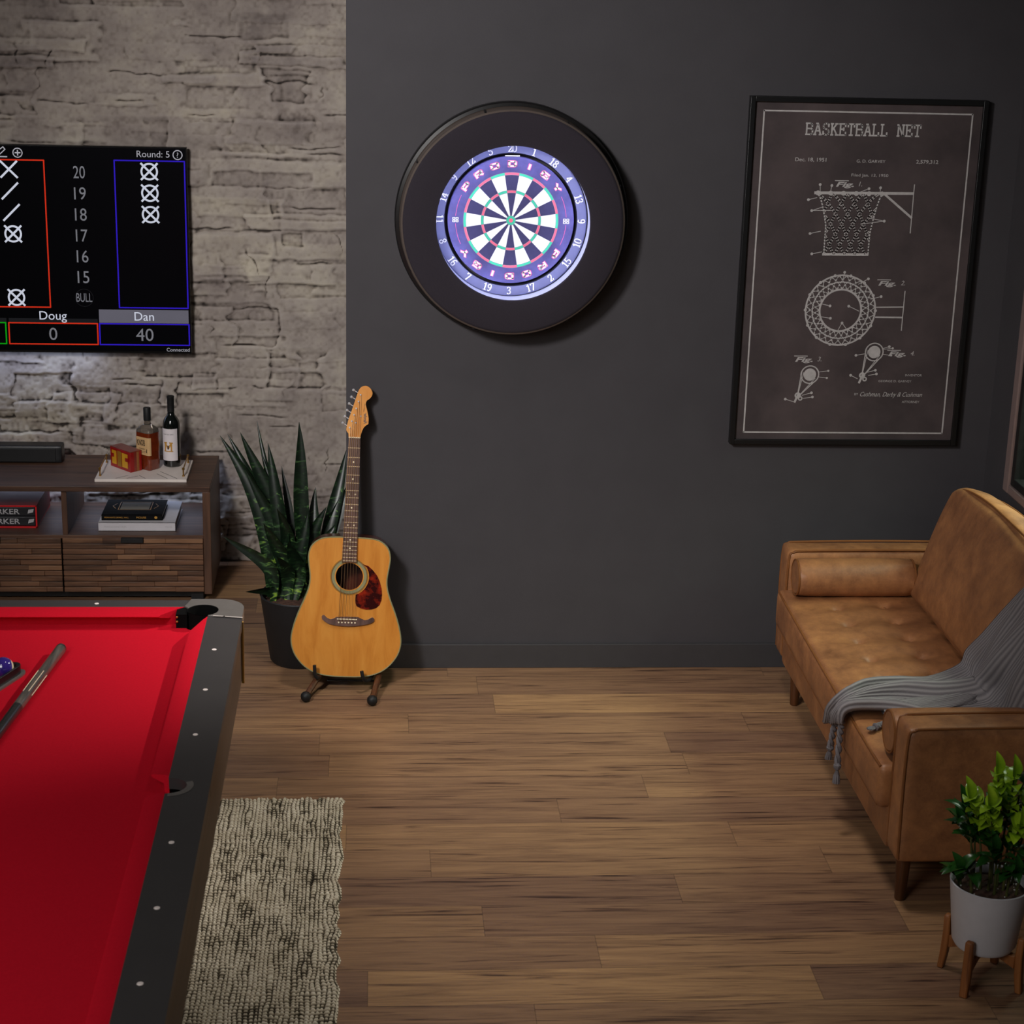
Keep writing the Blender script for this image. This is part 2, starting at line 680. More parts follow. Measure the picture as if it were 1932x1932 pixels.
def pane_material():
    m = bpy.data.materials.new('window_glass')
    m.use_nodes = True
    N, L = m.node_tree.nodes, m.node_tree.links
    N.remove(N['Principled BSDF'])
    tr = nd(N, 'ShaderNodeBsdfTransparent')
    gl = nd(N, 'ShaderNodeBsdfGlossy')
    gl.inputs['Roughness'].default_value = .05
    nz = nd(N, 'ShaderNodeTexNoise')
    nz.inputs['Scale'].default_value = 60
    rp = ramp(N, [(.35, (196, 210, 200)), (.65, (226, 236, 228))])
    L.new(nz.outputs['Fac'], rp.inputs['Fac'])
    L.new(rp.outputs['Color'], tr.inputs['Color'])
    mx = nd(N, 'ShaderNodeMixShader')
    mx.inputs[0].default_value = .08
    L.new(tr.outputs[0], mx.inputs[1])
    L.new(gl.outputs[0], mx.inputs[2])
    L.new(mx.outputs[0], N['Material Output'].inputs[0])
    return m


MT = {
    'floor': floor_material(),
    'wall': pm('charcoal_paint', (67, 65, 68), .62, var=.05, scale=6, bump=.10, bscale=160, spec=.3),
    'base': pm('charcoal_trim', (62, 61, 63), .4, var=.05, bump=.02),
    'console': wood_material('console_walnut', (54, 36, 28), (84, 58, 44), (104, 74, 56), 'x', 2.4),
    'console_v': wood_material('console_walnut_upright', (60, 40, 30), (88, 60, 44), (100, 70, 52), 'z', 2.4),
    'slat1': wood_material('slat_walnut', (70, 46, 34), (112, 78, 56), (134, 96, 70), 'x', 3.2),
    'slat2': wood_material('slat_walnut_dark', (54, 36, 28), (92, 64, 46), (112, 80, 58), 'x', 3.2),
    'slat3': wood_material('slat_walnut_light', (88, 60, 42), (128, 92, 66), (148, 110, 80), 'x', 3.2),
    'black': pm('matte_black', (22, 22, 23), .55, var=.15, bump=.05),
    'blackplastic': pm('black_plastic', (18, 19, 21), .35, var=.15, bump=.02),
    'pocket': pm('pocket_black', (6, 6, 6), .9, var=.1, spec=.1),
    'gloss': pm('gloss_black', (14, 14, 15), .18, var=.1),
    'cloth': pm('red_felt', (182, 18, 36), .95, var=.07, scale=180, bump=.08, bscale=700, spec=.05),
    'rail': pm('charcoal_laminate', (54, 52, 52), .42, var=.06, scale=10, bump=.02),
    'apron': wood_material('brown_laminate', (44, 33, 26), (60, 46, 36), (72, 56, 44), 'y', 2),
    'casting': pm('grey_casting', (122, 118, 114), .34, metal=.55, var=.08, scale=30, bump=.03),
    'trim_light': pm('pale_metal_trim', (214, 206, 200), .3, metal=.5, var=.05),
    'gold': pm('brass', (190, 148, 82), .28, metal=.9, var=.1),
    'chrome': pm('chrome', (226, 226, 230), .28, metal=.55, var=.05),
    'wire': pm('board_wire', (150, 150, 160), .7, metal=.1, var=.05, spec=.1),
    'pearl': pm('pearl_dot', (226, 214, 208), .3, var=.05),
    'leather': leather_material(),
    'piping': pm('leather_piping', (126, 78, 40), .45, var=.12, bump=.05),
    'sofaleg': wood_material('sofa_leg_wood', (52, 28, 14), (84, 48, 24), (100, 58, 30), 'z', 3, .4),
    'standwood': wood_material('stand_acacia', (92, 50, 22), (140, 84, 40), (164, 104, 54), 'z', 3, .5),
    'whitepot': pm('white_ceramic', (204, 203, 208), .45, var=.03, bump=.02),
    'blackpot': pm('black_planter', (30, 30, 32), .6, var=.12, bump=.08),
    'soil': pm('potting_soil', (34, 22, 18), .95, rgb2=(92, 62, 50), scale=70, bump=.8, bscale=120),
    'perlite': pm('perlite', (226, 222, 218), .8, var=.05),
    'snake': leaf_band_material(),
    'zzdark': pm('leaf_dark', (22, 58, 22), .28, rgb2=(46, 96, 34), scale=14, coat=.3),
    'zzlight': pm('leaf_fresh', (120, 166, 22), .3, rgb2=(172, 206, 48), scale=14, coat=.2),
    'zzstem': pm('leaf_stem', (48, 66, 28), .5, rgb2=(88, 84, 44), scale=30),
    'knit': knit_material(),
    'spruce': wood_material('spruce_top', (190, 116, 38), (206, 134, 52), (216, 148, 64), 'z', 1.6, .32, .5),
    'mahogany': wood_material('mahogany_side', (50, 22, 15), (80, 36, 24), (96, 48, 32), 'z', 2, .3, .5),
    'rosewood': wood_material('rosewood', (66, 44, 38), (92, 66, 58), (108, 80, 72), 'z', 3, .5),
    'maple': wood_material('maple_neck', (204, 128, 54), (216, 146, 72), (224, 160, 88), 'z', 1.2, .25, .6),
    'tortoise': pm('tortoise_guard', (46, 8, 8), .2, rgb2=(168, 44, 18), scale=34, detail=6, coat=.5, lo=.45, hi=.78),
    'binding': pm('binding', (136, 134, 96), .4, var=.05),
    'ivory': pm('ivory', (232, 216, 184), .4, var=.05),
    'string': pm('bronze_string', (176, 140, 104), .3, metal=.9, var=.1),
    'fret': pm('fret_wire', (206, 182, 146), .5, metal=.25, var=.05),
    'redwood': pm('padauk', (112, 34, 22), .35, rgb2=(140, 52, 34), scale=12, coat=.4),
    'reddeep': pm('red_lacquer', (150, 18, 14), .35, var=.15, coat=.3),
    'amber': pm('amber_panel', (196, 140, 24), .35, rgb2=(214, 162, 40), scale=12),
    'amberdark': pm('amber_shade', (150, 104, 30), .4, var=.1),
    'marble': pm('white_marble', (226, 214, 204), .4, rgb2=(240, 230, 222), scale=10, detail=8),
    'creampanel': pm('cream_panel', (132, 126, 112), .7, var=.05),
    'groove': pm('grey_groove', (92, 84, 80), .6),
    'whisky': pm('amber_whisky', (92, 30, 8), .08, var=.12, rgb2=(124, 46, 12), spec=.6, coat=.8),
    'glass': pm('bottle_glass', (168, 158, 146), .05, var=.05, trans=.85, spec=.6),
    'wineglass': pm('dark_wine_glass', (10, 14, 12), .08, var=.2, coat=.8),
    'kraft': pm('tan_label', (206, 168, 118), .7, var=.05),
    'paper': pm('white_label', (222, 214, 216), .7, var=.03),
    'ink': pm('black_ink', (24, 20, 18), .6),
    'goldink': pm('gold_ink', (190, 140, 60), .45, var=.1),
    'inkblue': pm('navy_ink', (30, 32, 60), .6),
    'bookblack': pm('black_cover', (13, 13, 14), .75, var=.15, spec=.15),
    'bookwhite': pm('white_cover', (206, 202, 206), .5, var=.03),
    'pages': pm('page_edges', (190, 184, 176), .8, var=.1, scale=60, stretch=(1, 1, 30)),
    'inklight': pm('pale_ink', (180, 178, 180), .6),
    'bookred': pm('red_slipcase', (206, 28, 34), .4, var=.06),
    'bookmaroon': pm('maroon_slipcase', (120, 44, 46), .45, var=.1),
    'spineblack': pm('dark_spine', (30, 30, 34), .45, var=.2),
    'stripeball': pm('purple_ball', (52, 36, 120), .08, var=.1, coat=.8),
    'ballwhite': pm('cream_ball', (226, 214, 180), .1, var=.04, coat=.8),
    'cue': wood_material('grey_stained_maple', (52, 50, 46), (82, 78, 72), (112, 104, 96), 'y', 3, .3, .5),
    'cuedark': pm('cue_black', (34, 36, 36), .3, var=.15, coat=.4),
    'winframe': pm('taupe_window_frame', (128, 110, 106), .45, var=.06, bump=.02),
    'pane': pane_material(),
    'posterframe': pm('poster_frame_black', (18, 18, 19), .4, var=.1),
    'print': pm('brown_black_print', (58, 50, 51), .75, rgb2=(86, 74, 74), scale=3.5, detail=10, lo=.35, hi=.75),
    'chalk': pm('chalk_line', (168, 164, 162), .8, rgb2=(190, 186, 184), scale=40),
    'foam': pm('foam_face', (50, 46, 52), .95, var=.06, scale=200, bump=.2, bscale=500, spec=.1),
    'surround': pm('surround_black', (20, 19, 19), .28, var=.1),
    'rimlit': pm('surround_rim', (86, 76, 70), .38, var=.08),  # black rim catching light, the tan highlight painted as base colour
    'led': pm('led_strip', (255, 255, 255), .5, emit=(222, 226, 255), estr=33.0),
    'innerwall': pm('surround_inner', (196, 200, 226), .6, var=.05),
    'ringblue': pm('number_ring', (88, 90, 124), .5, var=.05),  # LED tint painted into the base colours of ring, border and dark segments
    'boardring': pm('board_border', (62, 58, 108), .7, rgb2=(88, 84, 142), scale=14, detail=8),
    'segdark': pm('segment_dark', (58, 55, 94), .85, var=.08, scale=60),
    'segwhite': pm('segment_white', (236, 238, 236), .85, var=.03),
    'segred': pm('segment_red', (230, 104, 130), .8, var=.05),
    'seggreen': pm('segment_green', (64, 196, 156), .8, var=.05),
    'ringdark': pm('gap_dark', (14, 14, 30), .6),
    'letterpink': pm('letter_pink', (224, 96, 150), .7),
    'letterwhite': pm('letter_white', (240, 238, 240), .7),
    'scr_black': screen_mat('screen_black', (3, 3, 4), .4),
    'scr_text': screen_mat('screen_text', (160, 158, 166), 1.0),
    'scr_mark': screen_mat('screen_mark', (196, 200, 214), 1.0),
    'scr_dim': screen_mat('screen_dim', (112, 112, 118), 1.0),
    'scr_faint': screen_mat('screen_faint', (24, 24, 26), 1.0),
    'scr_red': screen_mat('screen_red', (196, 44, 22), 1.0),
    'scr_blue': screen_mat('screen_blue', (44, 26, 178), 1.0),
    'scr_green': screen_mat('screen_green', (10, 150, 16), 1.0),
    'scr_grey': screen_mat('screen_grey', (92, 90, 100), 1.0),
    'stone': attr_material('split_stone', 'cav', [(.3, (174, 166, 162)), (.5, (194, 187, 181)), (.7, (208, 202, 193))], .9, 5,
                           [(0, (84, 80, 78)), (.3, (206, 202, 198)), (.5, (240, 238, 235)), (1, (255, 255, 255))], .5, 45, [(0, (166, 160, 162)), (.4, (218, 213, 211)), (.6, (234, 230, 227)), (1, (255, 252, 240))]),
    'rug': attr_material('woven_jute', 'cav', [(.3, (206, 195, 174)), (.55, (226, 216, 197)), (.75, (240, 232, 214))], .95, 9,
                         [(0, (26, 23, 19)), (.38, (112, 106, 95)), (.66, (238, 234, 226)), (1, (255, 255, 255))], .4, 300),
}


def vnoise(nx, ny, fx, fy, seed):
    g = np.random.default_rng(seed).random((fy + 2, fx + 2))
    xs = np.linspace(0, fx, nx, endpoint=False)
    ys = np.linspace(0, fy, ny, endpoint=False)
    xi, yi = xs.astype(int), ys.astype(int)
    xf, yf = sm(xs - xi)[None, :], sm(ys - yi)[:, None]
    a, b = g[np.ix_(yi, xi)], g[np.ix_(yi, xi + 1)]
    c, d = g[np.ix_(yi + 1, xi)], g[np.ix_(yi + 1, xi + 1)]
    return (a * (1 - xf) + b * xf) * (1 - yf) + (c * (1 - xf) + d * xf) * yf


def grid_mesh(name, X, Y, Z, cav, mat, parent=None):
    ny, nx = X.shape
    me = bpy.data.meshes.new(name)
    idx = np.arange(nx * ny).reshape(ny, nx)
    q = np.stack([idx[:-1, :-1], idx[:-1, 1:], idx[1:, 1:], idx[1:, :-1]], -1).reshape(-1, 4)
    me.vertices.add(nx * ny)
    me.vertices.foreach_set('co', np.stack([X, Y, Z], -1).reshape(-1).astype(np.float32))
    me.loops.add(q.size)
    me.loops.foreach_set('vertex_index', q.reshape(-1).astype(np.int32))
    me.polygons.add(len(q))
    me.polygons.foreach_set('loop_start', (np.arange(len(q)) * 4).astype(np.int32))
    me.polygons.foreach_set('use_smooth', np.ones(len(q), bool))
    me.update(calc_edges=True)
    at = me.attributes.new('cav', 'FLOAT', 'POINT')
    at.data.foreach_set('value', cav.reshape(-1).astype(np.float32))
    me.materials.append(mat)
    me.validate()
    o = bpy.data.objects.new(name, me)
    COL.objects.link(o)
    if parent:
        o.parent = parent
    return o


# ------------------------------------------------------------------ the room
b = MB(); b.box(-3.4, 2.0, -5.2, 1.4, -.06, 0)
struct(b.build('floor', MT['floor'], smooth=0))
b = MB(); b.box(-.586, 2.0, 0, 1.4, 0, 3.0)
struct(b.build('wall_back', MT['wall'], smooth=0))
b = MB(); b.box(-.586, 1.84, -.016, 0, 0, .098)
struct(b.build('baseboard_back', MT['base'], smooth=0, bevel=.003))
WY0, WY1, WZ0, WZ1 = -.246, -1.95, .795, 2.25
b = MB()
b.box(1.84, 2.0, -4.4, 0, 0, WZ0)
b.box(1.84, 2.0, -4.4, 0, WZ1, 3.0)
b.box(1.84, 2.0, WY0, 0, WZ0, WZ1)
b.box(1.84, 2.0, -4.4, WY1, WZ0, WZ1)
struct(b.build('wall_right', MT['wall'], smooth=0))
b = MB(); b.box(1.824, 1.84, -4.4, -.016, 0, .098)
struct(b.build('baseboard_right', MT['base'], smooth=0, bevel=.003))
# window in the right wall
win = bpy.data.objects.new('window_1', None)
COL.objects.link(win)
win.location = (1.84, -1.1, WZ0)
ORIGIN[win.name] = (1.84, -1.1, WZ0)
struct(win)
b = MB()
b.box(1.826, 1.90, WY0 - .055, WY0, WZ0, WZ1)
b.box(1.826, 1.90, WY1, WY1 + .055, WZ0, WZ1)
b.box(1.826, 1.90, WY1 + .055, WY0 - .055, WZ1 - .055, WZ1)
b.box(1.826, 1.90, WY1 + .055, WY0 - .055, WZ0, WZ0 + .035)
b.build('window_frame', MT['winframe'], win, bevel=.006)
b = MB()
for y0, y1, z0, z1 in ((WY0 - .085, WY0 - .055, WZ0 + .035, WZ1 - .055), (WY1 + .055, WY1 + .085, WZ0 + .035, WZ1 - .055),
                       (WY1 + .085, WY0 - .085, WZ0 + .035, WZ0 + .065), (WY1 + .085, WY0 - .085, WZ1 - .085, WZ1 - .055)):
    b.box(1.835, 1.885, y0, y1, z0, z1)
b.build('sash', MT['black'], win, bevel=.003)
b = MB(); b.box(1.852, 1.858, WY1 + .08, WY0 - .08, WZ0 + .06, WZ1 - .08)
b.build('pane', MT['pane'], win, smooth=0)

b = MB(); b.grid(24, 24, lambda u, v: (3.7 + .10 * math.sin(9 * u) * math.sin(7 * v), -5 + 6.5 * u, -.05 + 3.8 * v))
struct(b.build('exterior_backdrop', pm('backdrop_glow', (120, 134, 120), .9, rgb2=(150, 160, 148), scale=6, detail=8, emit=(104, 116, 106), estr=.55), smooth=60))  # added backdrop outside the window, its own glow stands for daylight

# split-stone alcove wall: ledges and cracks as real relief
SX0, SX1, SZ1 = -3.2, -.586, 2.75
nx, nz = 560, 590
gx = np.linspace(SX0, SX1, nx)
gz = np.linspace(0, SZ1, nz)
GX, GZ = np.meshgrid(gx, gz)
wx = (vnoise(nx, nz, 30, 40, 1) - .5) * .07 + (vnoise(nx, nz, 110, 120, 2) - .5) * .03
wz = (vnoise(nx, nz, 10, 40, 3) - .5) * .016 + (vnoise(nx, nz, 60, 100, 4) - .5) * .010
H = (vnoise(nx, nz, 6, 9, 5) - .5) * .010
tone = .5 + (vnoise(nx, nz, 6, 6, 31) - .5) * .35 + (vnoise(nx, nz, 60, 66, 32) - .5) * .22 + (vnoise(nx, nz, 200, 210, 33) - .5) * .16
r5 = np.random.default_rng(11)
for k in range(360):
    cx, cz = r5.uniform(SX0, SX1), r5.uniform(0, SZ1)
    hw, hh = r5.uniform(.03, .22), r5.uniform(.012, .10)
    amp = r5.choice([-1, 1], p=[.45, .55]) * r5.uniform(.0012, .0075)
    dx = hw - np.abs(GX + wx - cx)
    dzl = (GZ + wz - cz) + hh
    dzu = hh - (GZ + wz - cz)
    # sharp lower lip, softer upper slope, ragged ends
    mask = np.clip(dx / r5.choice([.008, .03]), 0, 1) * np.clip(dzl / .006, 0, 1) * np.clip(dzu / r5.choice([.008, .03]), 0, 1)
    H += amp * mask
    tone += r5.uniform(-.22, .22) * np.clip(dx / .02, 0, 1) * np.clip(dzl / .008, 0, 1) * np.clip(dzu / .010, 0, 1)
# short dark trowel gaps
for k in range(90):
    cx, cz, hw = r5.uniform(SX0, SX1), r5.uniform(0, SZ1), r5.uniform(.02, .13)
    d = np.abs(GZ + wz * 1.3 - cz)
    H -= .006 * np.clip(1 - d / .006, 0, 1) * np.clip((hw - np.abs(GX - cx)) / .03, 0, 1)
for k in range(46):
    cx, cz, hw = r5.uniform(SX0, SX1), r5.uniform(0, SZ1), r5.uniform(.02, .08)
    d = np.abs(GX + wx * .8 + (GZ - cz) * r5.uniform(-.5, .5) - cx)
    H -= .005 * np.clip(1 - d / .006, 0, 1) * np.clip((hw - np.abs(GZ - cz)) / .03, 0, 1)
H += (vnoise(nx, nz, 70, 90, 6) - .5) * .0035 + (vnoise(nx, nz, 220, 230, 7) - .5) * .0020 + (vnoise(nx, nz, 16, 26, 8) - .5) * .008
H *= 1 + .9 * sm(np.clip((1.15 - GZ) / .5, 0, 1)) * sm(np.clip((-1.0 - GX) / .5, 0, 1))
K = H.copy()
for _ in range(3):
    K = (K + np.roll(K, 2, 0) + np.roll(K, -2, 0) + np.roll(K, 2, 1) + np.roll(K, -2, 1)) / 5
cav = np.clip(.5 + (H - K) * 150, 0, 1)  # hollows of the relief: shade painted into the stone colour
H = np.clip(H, -.03, .035)
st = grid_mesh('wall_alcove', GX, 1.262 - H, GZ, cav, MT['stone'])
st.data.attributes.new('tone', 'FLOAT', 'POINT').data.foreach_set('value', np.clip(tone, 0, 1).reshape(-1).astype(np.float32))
struct(st)

# ------------------------------------------------------------------ television
tv = thing('television', 'black flat television on the stone wall showing a dart game scoreboard', 'television', (-2.1, 1.2, .958))
TX0, TX1, TZ0, TZ1, TY = -2.94, -1.26, .958, 1.828, 1.192
b = MB(); b.box(TX0, TX1, TY, 1.225, TZ0, TZ1)
b.build('casing', MT['gloss'], tv, bevel=.003)
b = MB(); b.box(-2.4, -1.8, 1.225, 1.25, 1.2, 1.6)
b.build('wall_mount', MT['black'], tv)
b = MB()
SY = [TY - .0006]


def scr(x, z):
    return (x, SY[0], z)


def rect(bb, x0, x1, z0, z1, mi, wd=.0055):
    bb.stroke([(x0, z0), (x1, z0), (x1, z1), (x0, z1)], wd, scr, mi, closed=True)


b.add([scr(TX0 + .006, TZ0 + .01), scr(TX1 - .006, TZ0 + .01), scr(TX1 - .006, TZ1 - .006), scr(TX0 + .006, TZ1 - .006)], [(0, 1, 2, 3)], 0)
SY[0] -= .0006
for i in range(10):   # name plates: dark gradient, current player's lighter
    z0, z1 = 1.089 + i * .0057, 1.089 + (i + 1) * .0057
    b.add([scr(-1.644, z0), scr(-1.269, z0), scr(-1.269, z1), scr(-1.644, z1)], [(0, 1, 2, 3)], 4)
b.add([scr(-2.02, 1.085), scr(-1.65, 1.085), scr(-1.65, 1.105), scr(-2.02, 1.105)], [(0, 1, 2, 3)], 8)
b.add([scr(-2.42, 1.085), scr(-2.03, 1.085), scr(-2.03, 1.105), scr(-2.42, 1.105)], [(0, 1, 2, 3)], 8)
SY[0] -= .0006
rect(b, -1.557, -1.270, 1.155, 1.771, 3)
rect(b, -2.13, -1.844, 1.153, 1.766, 2)
rect(b, -2.70, -2.42, 1.153, 1.766, 5)
rect(b, -1.643, -1.268, .995, 1.085, 3)
rect(b, -2.021, -1.652, .995, 1.085, 2)
rect(b, -2.42, -2.034, .995, 1.085, 5)
for s, z in zip(('20', '19', '18', '17', '16', '15'), np.linspace(1.72, 1.283, 6)):
    b.text(s, scr, .050, -1.702, z - .025, w=.048, mi=6)
b.text('BULL', scr, .036, -1.702, 1.178, w=.066, mi=6)
b.disc((-1.702, 1.195), .038, scr, 32, 8, r0=.036)
b.text('Doug', scr, .036, -1.835, 1.100, mi=7)
b.text('Dan', scr, .036, -1.455, 1.100, mi=7)
b.text('0', scr, .052, -1.838, 1.013, mi=6)
b.text('40', scr, .052, -1.455, 1.013, mi=6)
b.text('Connected', scr, .015, -1.268, .968, align='r', mi=1)
b.text('Round: 5', scr, .026, -1.330, 1.786, align='r', mi=1)
b.disc((-1.297, 1.797), .0205, scr, 28, 1, r0=.0165)
b.text('?', scr, .021, -1.297, 1.786, mi=1)
b.disc((-1.948, 1.795), .0205, scr, 28, 1, r0=.0165)
b.stroke([(-1.958, 1.795), (-1.938, 1.795)], .005, scr, 1)
b.stroke([(-1.948, 1.785), (-1.948, 1.805)], .005, scr, 1)
b.stroke([(-2.035, 1.778), (-1.992, 1.778)], .005, scr, 1)
b.stroke([(-2.026, 1.788), (-2.03, 1.800), (-2.006, 1.818), (-1.998, 1.808), (-2.020, 1.788)], .004, scr, 1, closed=True)


def mark(x, z, kind, r=.033):
    if kind in '/XO':
        b.stroke([(x - r, z - r), (x + r, z + r)], .0085, scr, 7)
    if kind in 'XO':
        b.stroke([(x - r, z + r), (x + r, z - r)], .0085, scr, 7)
    if kind == 'O':
        b.disc((x, z), .036, scr, 36, 7, r0=.028)


zz = np.linspace(1.727, 1.283, 6)
for i in range(3):
    mark(-1.415, zz[i], 'O')
mark(-1.987, zz[0], 'X'); mark(-1.987, zz[1], '/'); mark(-1.985, zz[2], '/'); mark(-1.983, zz[3], 'O')
mark(-1.983, 1.193, 'O')
b.build('screen', [MT[k] for k in ('scr_black', 'scr_text', 'scr_red', 'scr_blue', 'scr_grey', 'scr_green', 'scr_dim', 'scr_mark', 'scr_faint')], tv, smooth=0)

# ------------------------------------------------------------------ media console
CF, CB, CR, CL = .72, 1.205, -1.154, -2.95
con = thing('media_console', 'low dark walnut media console with open shelves and slatted drawers under the television', 'cabinet', (-2.05, .96, 0))
b = MB(); b.box(CL, CR, CF, CB, .482, .505)
b.build('top', MT['console'], con, bevel=.002)
for x0, x1 in ((CR - .032, CR), (CL, CL + .032)):
    b = MB(); b.box(x0, x1, CF, CB, .038, .482)
    b.build('side_panel', MT['console_v'], con, bevel=.002)
for x0 in (-1.760, -2.345):
    b = MB(); b.box(x0, x0 + .022, CF + .012, CB - .02, .293, .482)
    b.build('divider', MT['console_v'], con, bevel=.0015)
b = MB(); b.box(CL + .032, CR - .032, CF + .012, CB - .02, .277, .293)
b.build('shelf', MT['console'], con, bevel=.0015)
b = MB(); b.box(CL + .032, CR - .032, CB - .02, CB - .012, .04, .293)
b.build('back_panel', MT['console'], con, smooth=0)
b = MB(); b.box(CL + .05, CR - .05, CF + .05, CB - .03, .012, .04)
b.build('plinth', MT['black'], con)
for x in (CR - .09, CL + .02):
    b = MB(); b.box(x, x + .05, CF + .03, CF + .09, 0, .038)
    b.build('foot', MT['black'], con)
for x0, x1 in ((-1.762, CR - .034), (-2.345, -1.768), (CL + .034, -2.351)):
    b = MB()
    b.box(x0, x1, CF + .012, CF + .4, .046, .275, 0)
    rows = 10
    for r_ in range(rows):
        z0 = .046 + r_ * .0236
        x = x0
        while x < x1 - 1e-4:
            ln = random.uniform(.10, .26)
            xe = min(x1, x + ln)
            if x1 - xe < .04:
                xe = x1
            d = random.uniform(0, .006)
            b.box(x, xe, CF + .001 + d, CF + .013, z0 + .0016, z0 + .0212, random.choice((1, 1, 2, 3, 2)))
            x = xe
    dr = b.build('drawer', [MT['console'], MT['slat1'], MT['slat2'], MT['slat3']], con, bevel=.0015)
    xm = (x0 + x1) / 2 - .002
    b = MB(); b.box(xm - .046, xm + .046, CF - .008, CF + .012, .264, .284)
    h_ = b.build('handle', MT['black'], dr, bevel=.002)
    h_['label'] = 'black tab handle'

# soundbar
sb = thing('soundbar', 'long black soundbar lying on the walnut console below the television', 'speaker', (-2.3, 1.1, .505))
b = MB(); b.rbox((-2.31, 1.105, .505 + .038), (.505, .042, .037), .008, (30, 6, 6))
b.build('speaker_body', MT['blackplastic'], sb, weld=True)
b = MB(); b.box(-2.79, -1.83, 1.060, 1.064, .512, .570)
b.build('grille', MT['black'], sb, bevel=.002)

# tray
tr = thing('serving_tray', 'white marble tray with brass handles on the walnut console', 'tray', (-1.44, .935, .505))
b = MB()
b.box(-1.63, -1.255, .786, 1.085, .505, .517, 0)
for x0, y0, x1, y1 in ((-1.545, .80, -1.50, .845), (-1.50, .80, -1.46, .835), (-1.425, .80, -1.455, .845), (-1.335, .80, -1.385, .87), (-1.295, .80, -1.375, .905)):
    b.stroke([(x0, y0), (x1, y1)], .003, lambda x, y: (x, y, .5174), 1)
b.build('slab', [MT['marble'], MT['groove']], tr, bevel=.001)
for x, lean in ((-1.614, 0), (-1.272, 0)):
    b = MB()
    for y in (.835, 1.04):
        b.lathe([(.005, 0), (.005, .004), (.0032, .006), (.0032, .026), (.0055, .028), (.0055, .036), (.002, .038)], (x, y, .517), 12)
    b.tube([(x, .835, .548), (x, 1.04, .548)], .003, 8)
    b.build('tray_handle', MT['gold'], tr)

# red puzzle box
bx = thing('wooden_box', 'red wooden box with amber inset panels on the marble tray', 'box', (-1.5, .93, .517))
A, U, W = Vector((-1.494, .883, .5172)), Vector((-.097, .111, 0)), Vector((.042, .041, 0))
UL, WL = U.length, W.length
U.normalize(); W.normalize()
F_ = lambda u, w, z: tuple(A + U * u + W * w + Vector((0, 0, z)))
HB = .088
b = MB()
for w0, w1, mi in ((0, .34, 0), (.34, .56, 1), (.56, .78, 2), (.78, 1, 0)):
    b.box(0, UL, w0 * WL, w1 * WL, 0, HB - .004, mi, F_)
b.box(0, UL, 0, WL, HB - .004, HB, 1, F_)
b.build('body', [MT['reddeep'], MT['redwood'], MT['standwood']], bx, bevel=.001)
b = MB()
q = lambda u, z: F_(u, -.0012, z)
b.add([q(.018, .013), q(.060, .013), q(.060, .074), q(.018, .074)], [(0, 1, 2, 3)], 0)
b.add([q(.064, .011), q(.094, .011), q(.094, .077), q(.064, .077)], [(0, 1, 2, 3)], 1)
b.add([q(.100, .015), q(.134, .015), q(.134, .074), q(.100, .074)], [(0, 1, 2, 3)], 0)
q = lambda u, z: F_(u, -.0024, z)
b.add([q(.014, .042), q(.036, .042), q(.036, .058), q(.014, .058)], [(0, 1, 2, 3)], 2)
b.add([q(.118, .044), q(.138, .044), q(.138, .060), q(.118, .060)], [(0, 1, 2, 3)], 2)
b.build('inset_panel', [MT['amber'], MT['amberdark'], MT['reddeep']], bx, smooth=0)

# whisky bottle
wb = thing('whisky_bottle', 'square amber whisky bottle with black stopper and tan label on the tray', 'bottle', (-1.428, .955, .517))
ca, sa = math.cos(math.radians(-38)), math.sin(math.radians(-38))
WM = lambda x, y, z: (-1.428 + x * ca - y * sa, .955 + x * sa + y * ca, .5175 + z)


def sq(hx, hy, r, n=5):
    out = []
    for k, (sx, sy) in enumerate(((1, 1), (-1, 1), (-1, -1), (1, -1))):
        for j in range(n + 1):
            a = PI / 2 * k + PI / 2 * j / n
            out.append((sx * (hx - r) + r * math.cos(a), sy * (hy - r) + r * math.sin(a)))
    return out


def loft(b_, secs, M, mi=0):
    n = len(secs[0][0])
    vs = [M(x, y, z) for s, z in secs for x, y in s]
    fs = [(i * n + j, i * n + (j + 1) % n, (i + 1) * n + (j + 1) % n, (i + 1) * n + j) for i in range(len(secs) - 1) for j in range(n)]
    fs.append(tuple(range(n))[::-1])
    fs.append(tuple((len(secs) - 1) * n + j for j in range(n)))
    b_.add(vs, fs, mi)


b = MB()
loft(b, [(sq(.036, .030, .010), 0), (sq(.039, .033, .012), .006), (sq(.040, .034, .012), .05), (sq(.040, .034, .012), .160)], WM, 0)
b.build('whisky', MT['whisky'], wb)
b = MB()
loft(b, [(sq(.040, .034, .012), .1605), (sq(.039, .033, .014), .172), (sq(.030, .026, .016), .183), (sq(.0150, .0150, .0148), .191), (sq(.0135, .0135, .0134), .205), (sq(.0135, .0135, .0134), .213)], WM, 0)
b.build('glass_shoulder', MT['glass'], wb)
b = MB()
loft(b, [(sq(.0150, .0150, .0148), .208), (sq(.0155, .0155, .0153), .212), (sq(.0155, .0155, .0153), .260), (sq(.014, .014, .0138), .263)], WM, 0)
b.build('stopper', MT['black'], wb)
b = MB()
sec = [p for p in sq(.0408, .0348, .012, 6)]
front = [(-.0408, .0348 - .014)] + [p for p in sec if True]
loop = []
for p in sorted([p for p in sec if p[1] < .012], key=lambda p: math.atan2(p[1] - .03, p[0])):
    loop.append(p)
n = len(loop)
b.add([WM(p[0], p[1], .066) for p in loop] + [WM(p[0], p[1], .142) for p in loop], [(i, i + 1, n + i + 1, n + i) for i in range(n - 1)], 0)
lm = lambda x, z: WM(x, -.0354, z)
b.text('KNOB', lm, .026, -.006, .106, w=.046, mi=1, bold=.02)
b.text('CREEK', lm, .006, .0, .089, w=.036, mi=1)
b.stroke([(-.022, .082), (.026, .082)], .0012, lm, 1)
